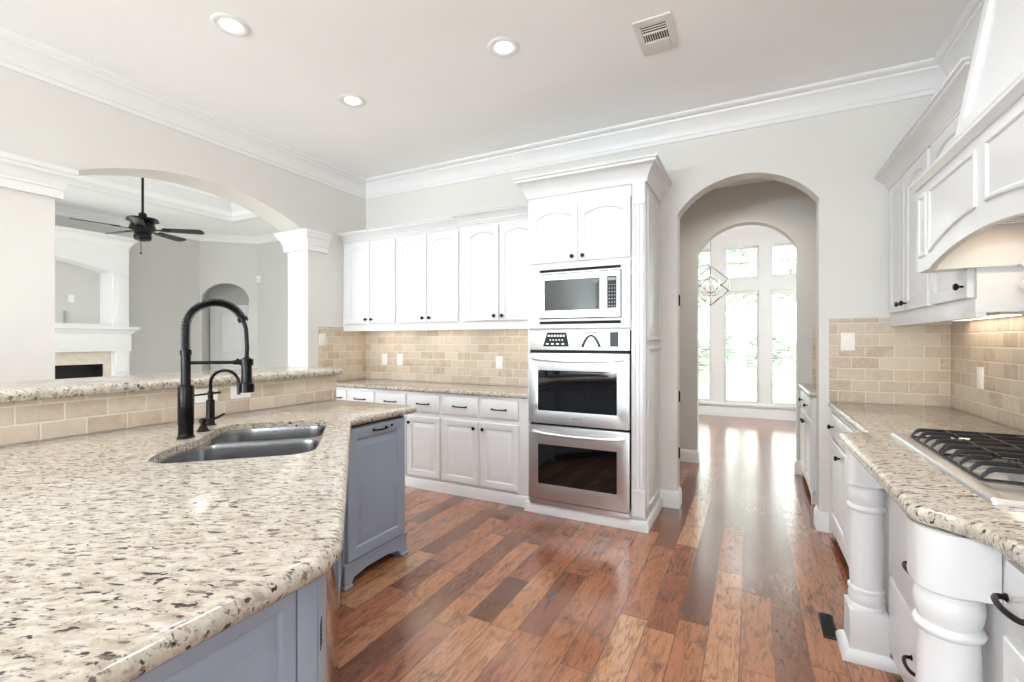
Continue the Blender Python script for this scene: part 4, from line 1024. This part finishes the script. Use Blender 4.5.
for x, y in ((-1.32, -0.6), (-2.6, -0.2), (-0.05, 1.2), (-0.05, 2.4), (-1.4, -1.6), (-1.15, 1.5)): spot('can_or_fill_beam', (x, y, CE - 0.03), 36)  # unseen spots without fixtures, added to brighten the kitchen
cv = thing('ceiling_vent', 'white square air vent in the kitchen ceiling', 'vent', (-0.49, 2.765, CE - 0.02))
VX0, VX1, VY0, VY1 = -0.592, -0.388, 2.60, 2.93
MB(frame((0, 0, CE), (1, 0, 0), (0, 1, 0), (0, 0, -1))).poly(rc(VX0, VX1, VY0, VY1), [rc(VX0 + 0.035, VX1 - 0.035, VY0 + 0.045, VY1 - 0.045)], 0, 0.009).build('frame', 'vent', cv, 0.003)
MB().box(VX0 + 0.035, VX1 - 0.035, VY0 + 0.045, VY1 - 0.045, CE - 0.003, CE - 0.001).build('duct_opening', 'dark', cv)
mb = MB()
for k in range(3):
    y = VY0 + 0.054 + k * 0.021
    mb.loops([[(x, y, CE - 0.003), (x, y + 0.002, CE - 0.003), (x, y + 0.004, CE - 0.008), (x, y + 0.002, CE - 0.008)] for x in (VX0 + 0.036, VX1 - 0.036)])
for k in range(10):
    x = VX0 + 0.042 + k * 0.0128
    mb.box(x, x + 0.0042, VY0 + 0.125, VY0 + 0.205, CE - 0.009, CE - 0.003)
mb.box(VX0 + 0.036, VX1 - 0.036, VY0 + 0.118, VY0 + 0.126, CE - 0.013, CE - 0.003).box(VX0 + 0.036, VX1 - 0.036, VY0 + 0.204, VY1 - 0.046, CE - 0.013, CE - 0.004)
mb.build('louvre', 'vent', cv)
t = thing('floor_register', 'dark metal floor register beside the far turned column', 'vent', (0.315, 2.60, 0))
MB().box(0.285, 0.345, 2.50, 2.72, 0.0005, 0.005).build('frame', 'bronze', t, 0.002)
mb = MB()
for k in range(12): mb.box(0.292, 0.338, 2.515 + k * 0.0165, 2.521 + k * 0.0165, 0.004, 0.0065)
mb.build('louvre', 'black', t)

# ================================================================== living room things
# ---- fireplace
PX = -9.2; c0 = 2.83; hw = 1.15
fp = thing('fireplace', 'tall white fireplace with an arched niche above the mantel shelf', 'fireplace', (PX - 0.27, c0, 0))
FF = FXP(PX, 0, 0)
niche = [(c0 - 0.9, 1.60), (c0 + 0.9, 1.60)] + arc(c0, 0.9, 2.44, 2.60, 16)
MB(FF).poly([(c0 - hw, 1.5), (c0 + hw, 1.5), (c0 + hw, 2.94), (c0 - hw, 2.94)], [niche], -0.35, 0).build('overmantel', 'trim', fp)
MB().box(LX0 + 0.005, PX - 0.35, c0 - hw, c0 + hw, 1.5, 2.94).build('niche_back', 'lwall', fp)
for s_ in (-1, 1):
    mb = MB(FF)
    y = c0 + s_ * 1.03
    mb.box(y - 0.1, y + 0.1, 1.56, 2.47, 0, 0.02); mb.box(y - 0.11, y + 0.11, 2.40, 2.46, 0, 0.035); mb.box(y - 0.11, y + 0.11, 1.56, 1.66, 0, 0.03)
    mb.box(y - 0.05, y + 0.05, 1.72, 2.34, 0.02, 0.03)
    mb.build('pilaster', 'trim', fp, 0.004)
MB().sweep([(LX0 + 0.01, c0 - hw), (PX, c0 - hw), (PX, c0 + hw), (LX0 + 0.01, c0 + hw)][::-1], crown_prof(2.86, 3.03, 0.12)).build('crown', 'trim', fp)
MB().sweep([(LX0 + 0.01, c0 - hw), (PX + 0.08, c0 - hw), (PX + 0.08, c0 + hw), (LX0 + 0.01, c0 + hw)][::-1], [(-0.07, 1.44), (0, 1.44), (0.02, 1.46), (0.05, 1.50), (0.07, 1.515), (0.085, 1.52), (0.085, 1.56), (-0.07, 1.56)]).build('mantel_shelf', 'trim', fp)
MB().box(LX0 + 0.005, PX + 0.08, c0 - hw, c0 + hw, 1.17, 1.46).build('frieze', 'trim', fp, 0.004)
MB().box(PX + 0.08, PX + 0.092, c0 - 0.72, c0 + 0.72, 1.22, 1.40).box(PX + 0.08, PX + 0.094, c0 - hw, c0 + hw, 1.165, 1.185).box(PX + 0.08, PX + 0.092, c0 + 0.85, c0 + 1.05, 1.24, 1.39).box(PX + 0.08, PX + 0.092, c0 - 1.05, c0 - 0.85, 1.24, 1.39).build('frieze_panel', 'trim', fp, 0.004)
MB(FF).poly([(c0 - hw + .2, 0.0), (c0 + hw - .2, 0.0), (c0 + hw - .2, 1.17), (c0 - hw + .2, 1.17)], [rc(c0 - 0.81, c0 + 0.81, 0.12, 0.965)], -0.03, 0.0).build('surround', 'beige', fp)
MB().box(LX0 + 0.3, LX0 + 0.31, c0 - 0.8, c0 + 0.8, 0.1, 0.98).box(LX0 + 0.3, PX - 0.03, c0 - 0.83, c0 - 0.81, 0.1, 0.98).box(LX0 + 0.3, PX - 0.03, c0 + 0.81, c0 + 0.83, 0.1, 0.98).box(LX0 + 0.3, PX - 0.03, c0 - 0.83, c0 + 0.83, 0.965, 0.985).build('firebox', 'dark', fp)
for s_ in (-1, 1):
    y = c0 + s_ * 1.03
    mb = MB(); mb.box(LX0 + 0.005, PX + 0.02, y - 0.12, y + 0.12, 0.0, 1.17)
    prof = [(0.02, 0.80), (0.05, 0.84), (0.045, 0.90), (0.055, 0.98), (0.085, 1.08), (0.10, 1.165), (0.0, 1.165), (0, 0.80)]
    mb.loops([[(PX + a_, yy, z) for a_, z in prof] for yy in (y - 0.075, y + 0.075)])
    mb.box(PX + 0.02, PX + 0.03, y - 0.08, y + 0.08, 0.1, 0.76)
    mb.build('leg', 'trim', fp, 0.003)
MB(FF).box(c0 + 0.50, c0 + 0.57, 1.94, 2.06, -0.352, -0.34).build('outlet', 'plastic', fp)
MB(FF).tube([(c0 + 0.45, 1.60, -0.335), (c0 + 0.45, 1.80, -0.34)], 0.015, 8).build('cable_stub', 'grey', fp)
# ---- ceiling fan
fnx, fny = -6.74, 3.06
fn_ = thing('ceiling_fan', 'dark five-blade ceiling fan on a long rod in the living room', 'ceiling fan', (fnx, fny, TC))
MB().lathe([(0.02, -0.005), (0.07, -0.005), (0.065, -0.04), (0.04, -0.075), (0.016, -0.085)], (fnx, fny, TC), 24).build('ceiling_cup', 'black', fn_)
MB().cyl((fnx, fny, TC - 0.07), (fnx, fny, 2.90), 0.014).build('rod', 'black', fn_)
MB().lathe([(0.016, 2.93), (0.04, 2.915), (0.045, 2.88), (0.06, 2.87), (0.16, 2.85), (0.17, 2.82), (0.12, 2.80), (0.13, 2.76), (0.14, 2.72), (0.10, 2.69), (0.09, 2.66), (0.02, 2.65)], (fnx, fny, 0), 28).build('motor', 'black', fn_)
MB().lathe([(0.02, 2.66), (0.085, 2.655), (0.095, 2.62), (0.085, 2.585), (0.04, 2.57), (0.0, 2.568)], (fnx, fny, 0), 24).build('switch_housing', 'black', fn_)
MB().tube([(fnx + 0.05, fny - 0.04, 2.58), (fnx + 0.05, fny - 0.04, 2.42)], 0.004, 6).sphere((fnx + 0.05, fny - 0.04, 2.41), 0.012).build('pull_chain', 'bronze', fn_)
Rr = Vector((math.cos(YAW), math.sin(YAW), 0)); Ff = Vector((-math.sin(YAW), math.cos(YAW), 0))
for k in range(5):
    a_ = math.radians(42 + 72 * k); d = Vector((math.cos(a_), math.sin(a_), 0)); n_ = Vector((-d.y, d.x, 0)); up = Vector((0, 0, 1))
    tl = (up * math.cos(0.2) + n_ * math.sin(0.2)).normalized(); wv = n_ * math.cos(0.2) - up * math.sin(0.2)
    FBl = Matrix((d, wv, tl)).transposed().to_4x4(); FBl.translation = Vector((fnx, fny, 2.72))
    b_ = MB(FBl).poly(rnd([(0.22, -0.05), (0.67, -0.07), (0.67, 0.07), (0.22, 0.05)], [.02, .06, .06, .02], 6), [], -0.004, 0.005).build('blade', 'fanwood', fn_)
    MB(FBl).loops([[(s_, -h_, -0.012), (s_, h_, -0.012), (s_, h_, -0.004), (s_, -h_, -0.004)] for s_, h_ in ((0.08, 0.02), (0.17, 0.014), (0.24, 0.04), (0.30, 0.03))]).build('blade_arm', 'black', b_)
# ---- living room downlight and sensor
t = thing('recessed_light', 'small recessed light in the living room tray ceiling', 'ceiling light', (-6.9, 4.0, TC - 0.01))
MB().lathe([(0.07, TC - 0.002), (0.075, TC - 0.008), (0.1, TC - 0.006), (0.1, TC), (0.07, TC)], (-6.9, 4.0, 0), 28).build('trim_ring', 'trim', t)
MB().lathe([(0.0, TC - 0.006), (0.069, TC - 0.006), (0.069, TC - 0.001), (0, TC - 0.001)], (-6.9, 4.0, 0), 24).build('lens', 'lit', t)
spot('can_or_fill_beam', (-6.9, 4.0, TC - 0.04), 40)
for x, y in ((-5.3, 5.3), (-8.7, 0.9), (-6.0, -0.2)): spot('can_or_fill_beam', (x, y, LC - 0.03), 230)  # fill spots without fixtures, added out of view for the living room
spot('hall_fill_spot', (-0.1, 4.8, HC - 0.02), 66, (1, 0.93, 0.82))  # unseen spot without a fixture, added to brighten and warm the hall
t = thing('wall_sensor', 'small white sensor on the living room wall, right of the arched doorway', 'sensor', (-8.93, LY1 - 0.02, 2.52))
MB().box(-9.00, -8.90, LY1 - 0.03, LY1 - 0.001, 2.52, 2.66).build('case', 'plastic', t, 0.006)
MB().box(-8.965, -8.935, LY1 - 0.034, LY1 - 0.03, 2.56, 2.59).build('lens', 'grey', t)
# ---- chandelier in the breakfast room
hx_, hy_, hz_ = -0.557, 7.66, 2.17
cl = thing('pendant_chandelier', 'open geometric metal cage chandelier with candle bulbs in the breakfast room', 'chandelier', (hx_, hy_, BC))
R0 = 0.30; vt = [Vector((0, 0, R0))] + [Vector((R0 * .943 * math.cos(math.radians(a_)), R0 * .943 * math.sin(math.radians(a_)), R0 / 3)) for a_ in (33, 153, 273)] + [Vector((R0 * .943 * math.cos(math.radians(a_)), R0 * .943 * math.sin(math.radians(a_)), -R0 / 3)) for a_ in (93, 213, 333)] + [Vector((0, 0, -R0))]
ee = [(0, 1), (0, 2), (0, 3), (1, 4), (4, 2), (2, 5), (5, 3), (3, 6), (6, 1), (7, 4), (7, 5), (7, 6)]
mb = MB(); oc = Vector((hx_, hy_, hz_))
for a_, b_ in ee: mb.tube([oc + vt[a_], oc + vt[b_]], 0.010, 6)
mb.build('cage', 'chrome', cl)
MB().cyl((hx_, hy_, hz_ + R0), (hx_, hy_, BC - 0.03), 0.007, 8).build('rod', 'chrome', cl)
MB().lathe([(0.06, BC - 0.001), (0.06, BC - 0.02), (0.02, BC - 0.035), (0.006, BC - 0.04)], (hx_, hy_, 0), 20).build('ceiling_cup', 'chrome', cl)
mb = MB(); mb.cyl((hx_, hy_, hz_ - 0.16), (hx_, hy_, hz_ + R0), 0.008, 8)
for k in range(6):
    a_ = PI * 2 * k / 6; d = Vector((math.cos(a_), math.sin(a_), 0))
    mb.tube([oc + Vector((0, 0, -0.14)), oc + d * 0.06 + Vector((0, 0, -0.155)), oc + d * 0.11 + Vector((0, 0, -0.12)), oc + d * 0.115 + Vector((0, 0, -0.08))], 0.006, 6)
mb.build('arms', 'chrome', cl)
for k in range(6):
    a_ = PI * 2 * k / 6; d = Vector((math.cos(a_), math.sin(a_), 0)); p = oc + d * 0.115 + Vector((0, 0, -0.08))
    c_ = MB().cyl(p, p + Vector((0, 0, 0.08)), 0.011, 10).build('candle', 'plastic', cl)
    MB().lathe([(0.006, 0.08), (0.014, 0.10), (0.016, 0.115), (0.010, 0.14), (0.002, 0.16)], tuple(p), 12).build('bulb', 'bulb', c_)

# ================================================================== garden beyond the windows
MB().box(-30, 30, 9.6, 60, -0.5, -0.3).build('lawn_ground', 'grass', **S)
def leafball(mb, c, r, seed):
    rg = random.Random(seed)
    for k in range(46):
        v = Vector((rg.gauss(0, 1), rg.gauss(0, 1), rg.gauss(0, .8))).normalized() * r * rg.uniform(.35, 1)
        mb.lathe([(0, -0.16 * r), (0.2 * r, -0.05 * r), (0.17 * r, 0.1 * r), (0, 0.16 * r)], tuple(Vector(c) + v), 6)
def tree(x, y, h, label, seed):
    rg = random.Random(seed)
    t = thing('garden_tree', label, 'tree', (x, y, -0.3), 'trees in the garden')
    mb = MB(); mb.tube([(x, y, -0.3), (x + .08, y, h * .3), (x - .05, y, h * .6), (x + .1, y, h)], [0.16, 0.13, 0.09, 0.03], 8)
    tips = []
    for k in range(9):
        z = h * (.3 + .07 * k); a_ = rg.uniform(0, 2 * PI); l = h * .32 * rg.uniform(.7, 1.1)
        p = Vector((x, y, z)); q = p + Vector((math.cos(a_) * l * .5, math.sin(a_) * l * .5, l * .35)); r = p + Vector((math.cos(a_) * l, math.sin(a_) * l, l * .8))
        mb.tube([p, q, r], [0.06, 0.04, 0.015], 6); tips.append(r)
    mb.build('trunk', 'bark', t)
    mb = MB()
    for k, p in enumerate(tips[::2]): leafball(mb, p, h * .13, seed * 20 + k)
    mb.build('foliage', 'leaf', t)
tree(-0.35, 15.5, 5.5, 'slender garden tree behind the middle tall window', 3)
tree(2.6, 20, 6.0, 'garden tree behind the right tall window', 5)
tree(-3.6, 24, 5.5, 'garden tree behind the leftmost tall window', 8)
mb = MB()
for k in range(26): leafball(mb, (-13 + k * 1.0, 26 + (k % 3) * .7, 0.55 + (k * 7 % 5) * .16), 0.95, 300 + k)
mb.build('hedge', 'leaf', None, **tg('long green hedge at the far end of the garden', 'hedge'))
